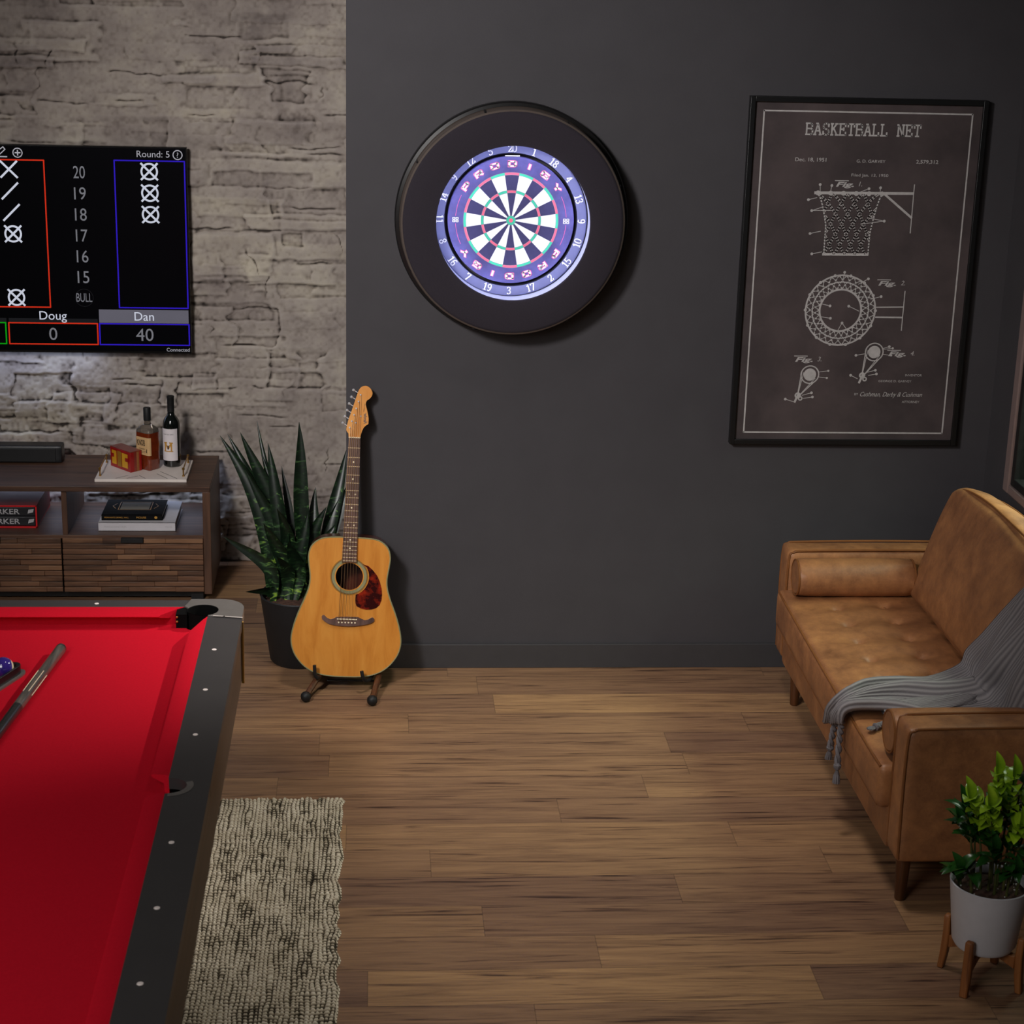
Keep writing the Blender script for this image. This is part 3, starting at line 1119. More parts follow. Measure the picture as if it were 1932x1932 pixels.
b.text('SMALL BATCH', lm, .004, .002, .075, w=.034, mi=1)
b.stroke([(.026, .078), (.026, .092)], .004, lm, 1)
b.build('bottle_label', [MT['kraft'], MT['ink']], wb, smooth=60)

# wine bottle
vb = thing('wine_bottle', 'tall dark wine bottle with white label on the marble tray', 'bottle', (-1.334, .998, .517))
vc = (-1.334, .998, .5175)
b = MB()
b.lathe([(.001, .002), (.030, 0), (.0355, .004), (.0365, .012), (.0365, .180), (.034, .196), (.026, .211), (.0165, .222), (.0142, .235), (.0142, .262)], vc, 36)
b.build('bottle_body', MT['wineglass'], vb)
b = MB(); b.lathe([(.0150, .236), (.0150, .296), (.0156, .297), (.0156, .302), (.013, .304), (.001, .304)], vc, 28)
b.build('capsule', MT['black'], vb)
b = MB()
aL0, aL1 = math.radians(188), math.radians(316)
b.lathe([(.0369, .030), (.0369, .168)], vc, 30, a0=aL0, a1=aL1)


def vm_(x, z, o):
    r = .0371 + o
    a = math.radians(252) + x / r
    return (vc[0] + r * math.cos(a), vc[1] + r * math.sin(a), vc[2] + z)


vm = Layered(vm_, 4e-5)
b.text('MARTIN RAY', vm, .0045, 0, .142, w=.048, mi=1)
b.stroke([(-.014, .075), (-.014, .106)], .006, vm, 2)
b.stroke([(.014, .075), (.014, .106)], .006, vm, 2)
dens = lambda P, k=6: [(a[0] + (c[0] - a[0]) * i / k, a[1] + (c[1] - a[1]) * i / k) for a, c in zip(P[:-1], P[1:]) for i in range(k)] + [P[-1]]
b.stroke(dens([(-.013, .105), (0, .082), (.013, .105)]), .007, vm, 2)
b.stroke(dens([(-.019, .107), (-.006, .108)]), .006, vm, 2)
b.stroke(dens([(.006, .108), (.019, .107)]), .006, vm, 2)
b.stroke(dens([(-.020, .071), (.020, .071)]), .004, vm, 2)
b.stroke([(0, .082), (0, .094)], .006, vm, 3)
b.build('bottle_label', [MT['paper'], MT['ink'], MT['goldink'], MT['inkblue']], vb)

# books
bk = thing('book', 'thick white book lying under the black one on the console shelf', 'book', (-1.47, .94, .293))
b = MB()
b.box(-1.622, -1.306, .783, .787, .293, .331, 0)
b.box(-1.622, -1.306, .783, 1.09, .3275, .331, 0)
b.box(-1.622, -1.306, .783, 1.09, .293, .2965, 0)
b.build('cover', MT['bookwhite'], bk, bevel=.001)
b = MB(); b.box(-1.618, -1.310, .787, 1.085, .2965, .3275)
b.build('page_block', MT['pages'], bk)
b = MB()
sp = lambda x, z: (x, .7822, z)
b.text('FRANCIS CONE TAUPI', sp, .007, -1.598, .309, w=.09, align='l', mi=0)
b.text('VOGUE', sp, .007, -1.32, .309, w=.03, align='r', mi=0)
b.build('spine_title', MT['inklight'], bk, smooth=0)
bk2 = thing('book', 'black book with a gold framed cover lying on the white book', 'book', (-1.48, .92, .331))
b = MB()
b.box(-1.612, -1.361, .812, .816, .3315, .356, 0)
b.box(-1.612, -1.361, .812, 1.03, .353, .356, 0)
b.box(-1.612, -1.361, .812, 1.03, .3315, .3345, 0)
b.build('cover', MT['bookblack'], bk2, bevel=.001)
b = MB(); b.box(-1.608, -1.365, .816, 1.026, .3345, .353)
b.build('page_block', MT['pages'], bk2)
b = MB()
tp = lambda x, y: (x, y, .3566)
b.add([tp(-1.545, .885), tp(-1.425, .885), tp(-1.425, .985), tp(-1.545, .985)], [(0, 1, 2, 3)], 0)
b.stroke([(-1.552, .880), (-1.418, .880), (-1.418, .990), (-1.552, .990)], .003, lambda x, y: (x, y, .3569), 1, closed=True)
b.text('ma', lambda x, y: (x, y, .3572), .010, -1.485, .93, mi=2)
for sx in (-1, 1):
    b.stroke([(-1.485 + sx * .08, .90), (-1.485 + sx * .095, .935), (-1.485 + sx * .08, .97)], .003, tp, 1)
sp2 = lambda x, z: (x, .8112, z)
b.text('MEAN KATE ORWELL HALL', sp2, .006, -1.60, .341, w=.10, align='l', mi=1)
b.text('MOUSE', sp2, .008, -1.448, .340, w=.04, align='c', mi=1)
b.disc((-1.388, .344), .006, sp2, 16, 1)
b.build('cover_print', [MT['creampanel'], MT['goldink'], MT['ink']], bk2, smooth=0)

# slipcase with two volumes
sl = thing('book_slipcase', 'red slipcase holding two dark volumes on the console shelf', 'slipcase', (-2.05, .97, .293))
X0, X1, Y0, Y1, Z0, Z1 = -2.26, -1.877, .822, 1.14, .2935, .392
b = MB()
b.box(X0, X1, Y0, Y1, Z1 - .006, Z1, 1)
b.box(X0, X1, Y0, Y1, Z0, Z0 + .006, 0)
b.box(X1 - .006, X1, Y0, Y1, Z0 + .006, Z1 - .006, 1)
b.box(X0, X0 + .006, Y0, Y1, Z0 + .006, Z1 - .006, 0)
b.box(X0, X1, Y1 - .005, Y1, Z0, Z1, 0)
for a_ in ((X0, X1, Z1 - .0065, Z1), (X0, X1, Z0, Z0 + .0065), (X1 - .0065, X1, Z0, Z1)):
    b.box(a_[0], a_[1], Y0 - .0012, Y0, a_[2], a_[3], 0)
b.build('case', [MT['bookred'], MT['bookmaroon']], sl, bevel=.0008)
for k, lab in ((0, 'lower dark volume inside the red slipcase on the console shelf'), (1, 'upper dark volume inside the red slipcase on the console shelf')):
    z0 = Z0 + .007 + k * .0425
    v_ = thing('boxed_book', lab, 'book', (-2.06, .97, z0), 'volumes in the red slipcase')
    b = MB(); b.box(X0 + .008, X1 - .008, Y0 + .004, Y1 - .008, z0, z0 + .0415)
    b.build('cover', MT['spineblack'], v_, bevel=.004)
    b = MB()
    pz = lambda x, z: (x, Y0 + .0032, z)
    b.text('NEW YORKER', pz, .023, -1.948, z0 + .010, w=.25, align='r', mi=0, bold=.015)
    b.add([pz(-1.916, z0 + .012), pz(-1.894, z0 + .018), pz(-1.890, z0 + .032), pz(-1.912, z0 + .029)], [(0, 1, 2, 3)], 0)
    b.build('spine_title', MT['inklight'], v_, smooth=0)

# ------------------------------------------------------------------ dartboard and surround
BX, BZ = 0.0, 1.73
su = thing('dartboard_surround', 'large round black dartboard surround with light ring on the charcoal wall', 'dartboard surround', (0, 0, BZ))
cs = (.003, 0, 1.729)
b = MB()
b.lathe([(.30, .004), (.414, .004), (.417, .010), (.417, .052), (.413, .058), (.402, .060), (.402, .062)], cs, 128, 'y')
b.build('outer_ring', MT['surround'], su)
b = MB()
b.lathe([(.402, .058), (.399, .066), (.399, .120), (.396, .130), (.390, .1345)], cs, 128, 'y')
b.build('rim', MT['rimlit'], su)
b = MB()
b.lathe([(.3925, .131), (.388, .137), (.380, .140), (.280, .140), (.274, .138), (.272, .134), (.272, .128), (.284, .128)], cs, 128, 'y')
b.build('foam_face', MT['foam'], su)
b = MB()
b.lathe([(.284, .128), (.2838, .114), (.2750, .050), (.2745, .034)], cs, 128, 'y')
b.build('inner_wall', MT['innerwall'], su)
b = MB()
b.lathe([(.2815, .1265), (.2815, .1145)], cs, 128, 'y')
lg = b.build('light_strip', MT['led'], su)
for a in (20, 62, 105, 148, 205, 250, 300, 340):
    b = MB()
    b.lathe([(.4025, .0605), (.4025, .1195), (.3975, .1310)], cs, 4, 'y', a0=math.radians(a), a1=math.radians(a + 1.0))
    b.build('panel_seam', MT['surround'], su)

db = thing('dartboard', 'lit dartboard with white and purple-lit segments in the round black surround', 'dartboard', (0, 0, BZ))
YB = .052
mk = lambda off: (lambda x, z: (BX + x, -(YB + off), BZ + z))
b = MB()
b.lathe([(.2735, .006), (.2735, .040), (.270, .043), (.238, .046), (.2345, .043), (.2345, .03)], (BX, 0, BZ), 96, 'y', mis=[0, 0, 0, 1, 1])
nr = b.build('number_ring', [MT['ringblue'], MT['ringdark']], db)
# serif numerals built from strokes
DIG = {
    '1': [[(.12, .82), (.3, 1), (.3, 0)], [(.1, 0), (.5, 0)]],
    '2': [[(.06, .74), (.12, .93), (.3, 1), (.48, .92), (.52, .72), (.42, .5), (.06, .02), (.54, .02), (.56, .18)]],
    '3': [[(.06, .86), (.2, 1), (.4, .97), (.48, .8), (.42, .6), (.22, .53), (.44, .46), (.53, .26), (.42, .05), (.2, 0), (.05, .12)]],
    '4': [[(.56, .28), (.04, .28), (.42, 1), (.42, 0)], [(.26, 0), (.56, 0)]],
    '5': [[(.5, .98), (.14, .98), (.1, .55), (.32, .6), (.52, .46), (.53, .2), (.4, .03), (.2, 0), (.05, .1)]],
    '6': [[(.48, .94), (.3, 1), (.12, .8), (.06, .4), (.14, .08), (.3, 0), (.48, .1), (.53, .3), (.45, .52), (.3, .58), (.1, .44)]],
    '7': [[(.06, .82), (.06, .98), (.54, .98), (.26, 0)]],
    '8': [[(.3, .54), (.12, .66), (.1, .86), (.3, 1), (.5, .86), (.48, .66), (.3, .54), (.08, .36), (.08, .12), (.3, 0), (.52, .12), (.52, .36), (.3, .54)]],
    '9': [[(.12, .06), (.3, 0), (.48, .2), (.54, .6), (.46, .92), (.3, 1), (.12, .9), (.07, .7), (.15, .48), (.3, .42), (.5, .56)]],
    '0': [[(.3, 1), (.46, .92), (.54, .7), (.55, .5), (.54, .3), (.46, .08), (.3, 0), (.14, .08), (.06, .3), (.05, .5), (.06, .7), (.14, .92), (.3, 1)]],
}
b = MB()
seq = [20, 1, 18, 4, 13, 6, 10, 15, 2, 17, 3, 19, 7, 16, 8, 11, 14, 9, 12, 5]
for i, num in enumerate(seq):
    th = math.radians(90 - 18 * i)
    inward = 5 <= i <= 15
    cxn, czn = .2535 * math.cos(th), .2535 * math.sin(th)
    ux, uz = (-math.sin(th), math.cos(th)) if inward else (math.sin(th), -math.cos(th))
    vx, vz = (-math.cos(th), -math.sin(th)) if inward else (math.cos(th), math.sin(th))
    if inward:
        ux, uz = vz, -vx
    hgt = .025
    s_ = str(num)
    wtot = len(s_) * .62
    for k, ch in enumerate(s_):
        for pl in DIG[ch]:
            def MM(x, y, k=k):
                px = (x + k * .62 - wtot / 2) * hgt
                py = (y - .5) * hgt
                X = BX + cxn + ux * px + vx * py
                Z = BZ + czn + uz * px + vz * py
                return (X, -.0464, Z)
            b.stroke(pl, .17, MM, 0, stress=.5)
b.build('numerals', MT['letterwhite'], nr, smooth=0)

b = MB()
b.lathe([(.2255, .012), (.2255, YB - .002), (.2235, YB)], (BX, 0, BZ), 96, 'y', mi=0)
b.disc((0, 0), .2235, mk(0), 96, 0, r0=.1702)
R = [(.0, .0068, 'bull'), (.0068, .0162, 'outer'), (.0162, .098, 'single'), (.098, .107, 'trip'), (.107, .161, 'single'), (.161, .170, 'dbl')]
for i in range(20):
    a0, a1 = math.radians(90 - 18 * i - 9), math.radians(90 - 18 * i + 9)
    dark = i % 2 == 0
    for r0, r1, k in R[2:]:
        mi = (1 if dark else 2) if k == 'single' else (3 if dark else 4)
        b.disc((0, 0), r1, mk(.0004), 6, mi, r0=r0, a0=a0, a1=a1)
b.disc((0, 0), .0165, mk(.0006), 28, 4)
b.disc((0, 0), .0072, mk(.0012), 20, 3)
# lettering around the border, twice
LET = {
    'P': [[(0, 0), (0, 1), (.85, 1), (1, .85), (1, .5), (.85, .38), (.1, .38)]],
    'R': [[(0, 0), (0, 1), (.85, 1), (1, .85), (1, .55), (.85, .42), (.1, .42)], [(.5, .42), (1, 0)]],
    'O': [[(.12, 0), (.88, 0), (1, .14), (1, .86), (.88, 1), (.12, 1), (0, .86), (0, .14), (.12, 0)]],
    'D': [[(0, 0), (.85, 0), (1, .16), (1, .84), (.85, 1), (0, 1)], [(.06, 0), (.06, 1)]],
    'I': [[(.5, 0), (.5, 1)]],
    'G': [[(1, 1), (.12, 1), (0, .86), (0, .14), (.12, 0), (1, 0), (1, .5), (.55, .5)]],
    'Y': [[(0, 1), (.5, .5), (1, 1)], [(.5, .5), (.5, 0)]],
}
for half in (0, 180):
    for j, ch in enumerate('PRODIGY'):
        th = math.radians(90 - (-54 + 18 * j) - half)
        cxn, czn = .2000 * math.cos(th), .2000 * math.sin(th)
        ux, uz, vx, vz = math.sin(th), -math.cos(th), math.cos(th), math.sin(th)
        for wd, off, mi in ((.52, .0004, 5), (.27, .0009, 6)):
            for pl in LET[ch]:
                def MM(x, y):
                    px, py = (x - .5) * .0235, (y - .5) * .0165
                    return (BX + cxn + ux * px + vx * py, -(YB + off), BZ + czn + uz * px + vz * py)
                # stroke width is in letter units
                b.stroke(pl, wd, MM, mi)
for sg in (0, 180):
    a0, a1 = math.radians(sg - 26), math.radians(sg + 26)
    for k0, k1 in ((-26, -4), (4, 26)):
        b.disc((0, 0), .1985, mk(.0004), 14, 5, r0=.1972, a0=math.radians(sg + k0), a1=math.radians(sg + k1))
    cxk = .1978 * math.cos(math.radians(sg))
    for dx in (-.0058, .0058):
        for dz in (-.0048, .0048):
            b.stroke([(cxk + dx - .004, dz - .003), (cxk + dx + .004, dz - .003), (cxk + dx + .004, dz + .003), (cxk + dx - .004, dz + .003)], .0022, mk(.0006), 6, closed=True)
b.build('face', [MT[k] for k in ('boardring', 'segdark', 'segwhite', 'segred', 'seggreen', 'letterpink', 'letterwhite')], db, smooth=30)
b = MB()
for r_ in (.0165, .098, .107, .161, .170):
    b.tube([(BX + r_ * math.cos(2 * PI * i / 80), -(YB + .0010), BZ + r_ * math.sin(2 * PI * i / 80)) for i in range(80)], .0005, 5, closed=True)
for i in range(20):
    a = math.radians(9 + 18 * i)
    b.tube([(BX + .0165 * math.cos(a), -(YB + .0006), BZ + .0165 * math.sin(a)), (BX + .17 * math.cos(a), -(YB + .0006), BZ + .17 * math.sin(a))], .0004, 5)
b.build('wire_spider', MT['wire'], db)
b = MB(); b.box(BX - .026, BX + .026, -.054, -.046, BZ + .2262, BZ + .2292)
b.build('clip', MT['letterwhite'], db)

# ------------------------------------------------------------------ framed poster
PX, PZ = 1.2735, 1.542
po = thing('framed_poster', 'large framed dark brown basketball net patent print on the charcoal wall', 'poster', (PX, 0, PZ))
b = MB()
fo, fi, zo, zi = .431, .413, .638, .619
for x0, x1, z0, z1 in ((-fo, -fi, -zo, zo), (fi, fo, -zo, zo), (-fi, fi, zi, zo), (-fi, fi, -zo, -zi)):
    b.box(PX + x0, PX + x1, -.034, -.002, PZ + z0, PZ + z1)
b.build('frame', MT['posterframe'], po, bevel=.0015)
b = MB()
b.box(PX - fi, PX + fi, -.022, -.004, PZ - zi, PZ + zi, 0)
pp = Layered(lambda x, z, o: (PX + .0023 + x, -.0223 - o, PZ + z), 4e-6)
w1 = .0035
b.stroke([(-.381, -.593), (.376, -.593), (.376, .588), (-.381, .588)], .0055, pp, 1, closed=True)
# slab-serif title built from strokes
SL = {
    'B': [[(.1, 0), (.1, 1)], [(0, 1), (.62, 1), (.78, .88), (.78, .64), (.62, .53), (.1, .53)], [(.62, .53), (.84, .42), (.84, .12), (.66, 0), (0, 0)]],
    'A': [[(.08, 0), (.45, 1), (.82, 0)], [(.2, .34), (.7, .34)], [(-.04, 0), (.24, 0)], [(.66, 0), (.94, 0)], [(.26, 1), (.46, 1)]],
    'S': [[(.76, .72), (.76, .95)], [(.76, .84), (.6, 1), (.26, 1), (.1, .86), (.1, .66), (.26, .55), (.62, .46), (.8, .34), (.8, .14), (.62, 0), (.28, 0), (.08, .16)], [(.08, .3), (.08, .02)]],
    'K': [[(.12, 0), (.12, 1)], [(0, 0), (.28, 0)], [(0, 1), (.28, 1)], [(.14, .4), (.7, 1)], [(.34, .6), (.76, 0)], [(.56, 1), (.86, 1)], [(.6, 0), (.92, 0)]],
    'E': [[(.14, 0), (.14, 1)], [(0, 1), (.78, 1), (.78, .76)], [(.14, .52), (.56, .52)], [(.56, .64), (.56, .4)], [(0, 0), (.82, 0), (.82, .26)]],
    'T': [[(.45, 0), (.45, 1)], [(.06, .74), (.06, 1), (.84, 1), (.84, .74)], [(.24, 0), (.66, 0)]],
    'L': [[(.16, 0), (.16, 1)], [(0, 1), (.34, 1)], [(0, 0), (.78, 0), (.78, .28)]],
    'N': [[(.12, 0), (.12, 1), (.76, 0), (.76, 1)], [(0, 0), (.26, 0)], [(0, 1), (.14, 1)], [(.62, 1), (.9, 1)]],
}
tw = 'BASKETBALL NET'
cw = .423 / len(tw)
for k, ch in enumerate(tw):
    if ch == ' ':
        continue
    for pl in SL[ch]:
        b.stroke([(-.226 + k * cw + x * cw * .94, .507 + y * .039) for x, y in pl], .0056, pp, 1)
b.text('Dec. 18, 1951', pp, .013, -.257, .412, w=.113, align='l', mi=1, bold=.01)
b.text('G. D. GARVEY', pp, .010, -.033, .411, w=.105, align='l', mi=1)
b.text('2,579,312', pp, .013, .185, .411, w=.081, align='l', mi=1, bold=.01)
b.text('Filed Jan. 13, 1950', pp, .010, -.048, .361, w=.135, align='l', mi=1)


def fig(x, z, n_):
    b.text('Fig.', pp, .0175, x, z, w=.066, align='l', mi=1, bold=.03, shear=.25)
    b.text(n_ + '.', pp, .0165, x + .084, z + .002, align='l', mi=1, shear=.25)
    b.stroke([(x - .004, z + .021), (x + .045, z + .021)], .003, pp, 1)


fig(-.102, .324, '1'); fig(.084, -.034, '2'); fig(-.205, -.322, '3'); fig(.144, -.297, '4')
# net, side view
b.stroke([(-.176, .300), (.184, .303)], .010, pp, 1)
b.stroke([(-.131, .078), (.035, .079)], .009, pp, 1)
net = lambda t, s: ((-.168 + .040 * min(1, s * 1.9) ** .6) * (1 - t) + (.072 - .036 * min(1, s * 1.5) ** .6) * t, .298 - .219 * s)
cords = []
for k in range(-4, 9):
    for dr in (1, -1):
        pts = []
        for i in range(25):
            s = i / 24
            t = (k + dr * s * 2.9) / 4.2 if dr > 0 else (k + 2.9 - s * 2.9) / 4.2
            if 0 <= t <= 1:
                pts.append(net(t, s))
        if len(pts) > 2:
            b.stroke(pts, .0088, pp, 1)
            cords.append(pts)
for pts in cords:
    b.stroke(pts, .0028, pp, 0)
for t in (0, 1):
    b.stroke([net(t, i / 20) for i in range(21)], .005, pp, 1)
for i in range(6):
    b.disc((-.166 + i * .047, .300), .009, pp, 10, 1)
b.stroke([(.078, .300), (.185, .216)], .008, pp, 1)
b.stroke([(.186, .335), (.186, .160)], .0035, pp, 1)
# ring, seen from above
rc = (-.050, -.128)
b.disc(rc, .133, pp, 60, 1, r0=.127)
b.disc(rc, .081, pp, 48, 1, r0=.074)
b.disc(rc, .107, pp, 48, 1, r0=.103)
for k in range(28):
    a = 2 * PI * k / 28
    for da in (.34, -.34):
        b.stroke([(rc[0] + (.079 + .051 * i / 5) * math.cos(a + da * i / 5), rc[1] + (.079 + .051 * i / 5) * math.sin(a + da * i / 5)) for i in range(6)], .0038, pp, 1)
for k in range(14):
    a = 2 * PI * k / 14
    b.disc((rc[0] + .131 * math.cos(a), rc[1] + .131 * math.sin(a)), .006, pp, 8, 1)
b.stroke([(.084, -.115), (.184, -.113)], .004, pp, 1)
b.stroke([(.084, -.152), (.184, -.152)], .006, pp, 1)
b.stroke([(.186, -.054), (.185, -.201)], .0035, pp, 1)


def loop_fig(cx, cz, tx, tz):
    b.disc((cx, cz), .0355, pp, 30, 1, r0=.031)
    b.disc((cx, cz), .0235, pp, 24, 1)
    for sg in (-1, 1):
        a = math.atan2(tz - cz, tx - cx) + sg * 1.45
        for rr, w_ in ((.033, .004), (.025, .0025)):
            b.stroke([(cx + rr * math.cos(a), cz + rr * math.sin(a)), (tx + (cx - tx) * .16, tz + (cz - tz) * .16)], w_, pp, 1)
    b.disc((tx + (cx - tx) * .2, tz + (cz - tz) * .24), .012, pp, 14, 1, r0=.006)
    b.disc((tx + .02, tz + .014), .009, pp, 14, 1, r0=.004)
    b.stroke([(tx + .012, tz + .03), (tx, tz)], .008, pp, 1)
    for ang, ln in ((10, .055), (-8, .05)):
        a = math.radians(ang)
        b.stroke([(cx + .03, cz + .01 * ang / 10), (cx + .03 + ln * .7, cz + .012 * ang / 8)], .002, pp, 1)
        b.disc((cx + .03 + ln * .7, cz + .012 * ang / 8), .0042, pp, 8, 1)


loop_fig(-.146, -.371, -.196, -.476)
loop_fig(.090, -.283, .042, -.400)
for (x0, z0, x1, z1) in ((-.160, .330, -.158, .306), (-.117, .327, -.120, .306), (-.199, .275, -.168, .283), (-.184, .236, -.143, .25), (-.184, .236, -.11, .238),
                         (-.184, .153, -.146, .162), (-.172, .079, -.135, .087), (.086, .202, .03, .212), (.086, .202, .0, .19), (.062, .322, .062, .306), (.02, .318, -.01, .306),
                         (-.045, .013, -.05, -.02), (.045, -.01, .01, -.03), (.098, -.075, .06, -.085), (-.09, -.112, -.12, -.105), (-.085, -.158, -.125, -.152), (-.02, -.112, .02, -.13),
                         (-.04, -.175, -.055, -.205), (-.04, -.175, -.02, -.2), (-.232, -.465, -.2, -.475), (.022, -.296, .055, -.29), (.008, -.372, .035, -.385), (.145, -.262, .12, -.27),
                         (.10, -.352, .07, -.36), (.105, -.366, .075, -.372), (-.135, -.44, -.17, -.45), (-.13, -.456, -.165, -.462)):
    b.stroke([(x0, z0), (x1, z1)], .0024, pp, 1)
    b.disc((x0, z0), .0052, pp, 10, 1)
b.text('INVENTOR', pp, .008, .215, -.374, w=.063, align='l', mi=1)
b.text('GEORGE D. GARVEY', pp, .008, .115, -.397, w=.125, align='l', mi=1)
b.text('BY', pp, .008, .028, -.448, w=.014, align='l', mi=1)
b.text('Cushman, Darby & Cushman', pp, .017, .050, -.452, w=.236, align='l', mi=1, shear=.4)
b.text('ATTORNEY', pp, .008, .211, -.476, w=.066, align='l', mi=1)
b.build('print', [MT['print'], MT['chalk']], po, smooth=0)

# ------------------------------------------------------------------ pool table
pt = thing('pool_table', 'pool table with red cloth and charcoal rails in front of the console', 'pool table', (-1.58, -2.72, 0))
XR, XL, YF, YN = -.863, -2.297, -1.452, -3.988
NR, NL, NF, NN = -1.008, -2.152, -1.579, -3.861      # cushion noses
CRX, CLX, CFY, CNY = -.963, -2.197, -1.513, -3.927   # cushion backs
YS = -2.715
BEDZ, RZ = .757, .800
ID = lambda x, y, z: (x, y, z)


def arc(cx, cy, r, a0, a1, n=10):
    return [(cx + r * math.cos(math.radians(a0 + (a1 - a0) * i / n)), cy + r * math.sin(math.radians(a0 + (a1 - a0) * i / n))) for i in range(n + 1)]


PK = [(-.978, -1.545), (-2.182, -1.545), (-2.182, -3.895), (-.978, -3.895)]
SP = [(-.958, YS), (-2.202, YS)]
poly = []
poly += arc(PK[0][0], PK[0][1], .058, 195, 255)
poly += [(CRX, -1.66), (CRX, YS + .06)] + arc(SP[0][0], SP[0][1], .04, 100, 260) + [(CRX, YS - .06), (CRX, -3.78)]
poly += arc(PK[3][0], PK[3][1], .058, 105, 165)
poly += [(-1.1, CNY), (-2.06, CNY)]
poly += arc(PK[2][0], PK[2][1], .058, 15, 75)
poly += [(CLX, -3.78), (CLX, YS - .06)] + arc(SP[1][0], SP[1][1], .04, -80, 80) + [(CLX, YS + .06), (CLX, -1.66)]
poly += arc(PK[1][0], PK[1][1], .058, -75, -15)
poly += [(-2.06, CFY), (-1.1, CFY)]
b = MB(); b.prism(poly[::-1], BEDZ - .03, BEDZ, ID)
b.build('bed_cloth', MT['cloth'], pt, smooth=0)


def cushion(axis, back, nose, a_back, a_nose, b_back, b_nose):
    """Red rail cushion between two pocket jaws; axis 'y' runs along Y."""
    s = 1 if nose > back else -1
    prof = [(back, RZ, 'b'), (back + s * .010, RZ + .001, 'b'), (nose - s * .006, RZ - .003, 'n'), (nose, RZ - .007, 'n'), (nose - s * .004, RZ - .011, 'n'), (nose - s * .032, RZ - .022, 'n'), (nose - s * .034, BEDZ, 'n'), (back, BEDZ, 'b')]
    bb = MB()
    A_, B_ = [], []
    for c, z, k in prof:
        f = abs(c - back) / abs(nose - back)
        ya, yb = a_back + (a_nose - a_back) * f, b_back + (b_nose - b_back) * f
        A_.append((c, ya, z) if axis == 'y' else (ya, c, z))
        B_.append((c, yb, z) if axis == 'y' else (yb, c, z))
    n_ = len(prof)
    bb.add(A_ + B_, [(i, (i + 1) % n_, n_ + (i + 1) % n_, n_ + i) for i in range(n_)] + [tuple(range(n_))[::-1], tuple(range(n_, 2 * n_))])
    return bb.build('cushion', MT['cloth'], pt, smooth=50, weld=True)


cushion('y', CRX, NR, -1.592, -1.715, YS + .052, YS + .072)
cushion('y', CRX, NR, YS - .035, YS - .05, -3.848, -3.725)
cushion('y', CLX, NL, -1.592, -1.715, YS + .052, YS + .072)
cushion('y', CLX, NL, YS - .052, YS - .072, -3.848, -3.725)
cushion('x', CFY, NF, -1.036, -1.105, -2.124, -2.055)
cushion('x', CNY, NN, -1.036, -1.105, -2.124, -2.055)
# rails
for s in (1, -1):
    for part in (1, -1):
        mx_ = lambda x: x if s > 0 else -3.16 - x
        ya, yb = (-1.592, YS) if part > 0 else (YS, -3.848)
        if part > 0:
            pl = [(CRX, ya), (XR, ya - .016), (XR, yb), (-.917, yb)] + arc(-.958, YS, .041, 0, 90, 10)[1:] + [(CRX, YS + .042)]
        else:
            pl = [(CRX, yb), (CRX, YS - .042)] + arc(-.958, YS, .041, -90, 0, 10) + [(XR, ya), (XR, yb + .016)]
        pl = [(mx_(x), y) for x, y in pl]
        if s < 0:
            pl = pl[::-1]
        b = MB(); b.prism(pl[::-1] if part > 0 else pl[::-1], .772, RZ, ID)
        b.build('rail', MT['rail'], pt, smooth=30, bevel=.003)
for y0, y1 in ((CFY, YF), (YN, CNY)):
    b = MB(); b.box(-2.14, -1.022, y0, y1, .772, RZ)
    b.build('rail', MT['rail'], pt, bevel=.004)
# corner castings and pockets
for sx in (1, -1):
    for sy in (1, -1):
        fx = lambda x: x if sx > 0 else -3.16 - x
        fy = lambda y: y if sy > 0 else -5.44 - y
        pl = [(-1.022, YF)] + arc(XR - .075, YF - .075, .075, 90, 0, 8) + [(XR, -1.608), (-.925, -1.596), (-.945, -1.592), (CRX, -1.590)] + arc(-.980, -1.548, .045, -65, 160, 12) + [(-1.036, CFY)]
        pl = [(fx(x), fy(y)) for x, y in pl]
        b = MB(); b.prism(pl, .768, RZ + .003, ID)
        b.build('corner_casting', MT['casting'], pt, bevel=.005, weld=True)
        b = MB()
        c_ = (fx(-.980), fy(-1.548))
        b.lathe([(.0448, .8035), (.0435, .802), (.0435, .72), (.040, .66), (.02, .64), (.001, .64)], (c_[0], c_[1], 0), 36)
        b.build('pocket', MT['pocket'], pt)
        b = MB()
        j0, j1 = (fx(-1.040), fy(-1.516)), (fx(-1.058), fy(-1.575))
        b.box(min(j0[0], j1[0]) + .002, max(j0[0], j1[0]) + .016, min(j0[1], j1[1]), max(j0[1], j1[1]), .735, .799)
        b.build('pocket_liner', MT['pocket'], pt)
        b = MB()
        b.stroke([(fx(XR + .0), fy(-1.611)), (fx(-.915), fy(-1.600)), (fx(-.945), fy(-1.596))], .007, lambda x, y: (x, y, RZ + .0036))
        b.build('casting_seam', MT['trim_light'], pt, smooth=0)
        b = MB(); b.box(fx(XR) - .004, fx(XR) + .004, fy(-1.612) - .004, fy(-1.612) + .004, .600, .792)
        b.build('corner_trim', MT['gold'], pt, bevel=.002)
for s in (1, -1):
    b = MB()
    cxp = -.958 if s > 0 else -2.202
    b.lathe([(.0395, .756), (.0395, .70), (.02, .66), (.001, .66)], (cxp, YS, 0), 28)
    b.build('pocket', MT['pocket'], pt)
    b = MB()
    a0, a1 = (math.radians(-88), math.radians(25)) if s > 0 else (math.radians(155), math.radians(268))
    b.disc((cxp, YS), .057, lambda x, y: (x, y, RZ + .0008), 16, 0, r0=.041, a0=a0, a1=a1)
    b.build('pocket_rim', MT['casting'], pt, smooth=0)
# bolts on the pocket jaw
for z in (.778, .792):
    b = MB()
    b.lathe([(.0001, .004), (.003, .003), (.0036, 0)], (-1.052, -1.576, z), 10, 'y')
    b.build('rivet', MT['gold'], pt)
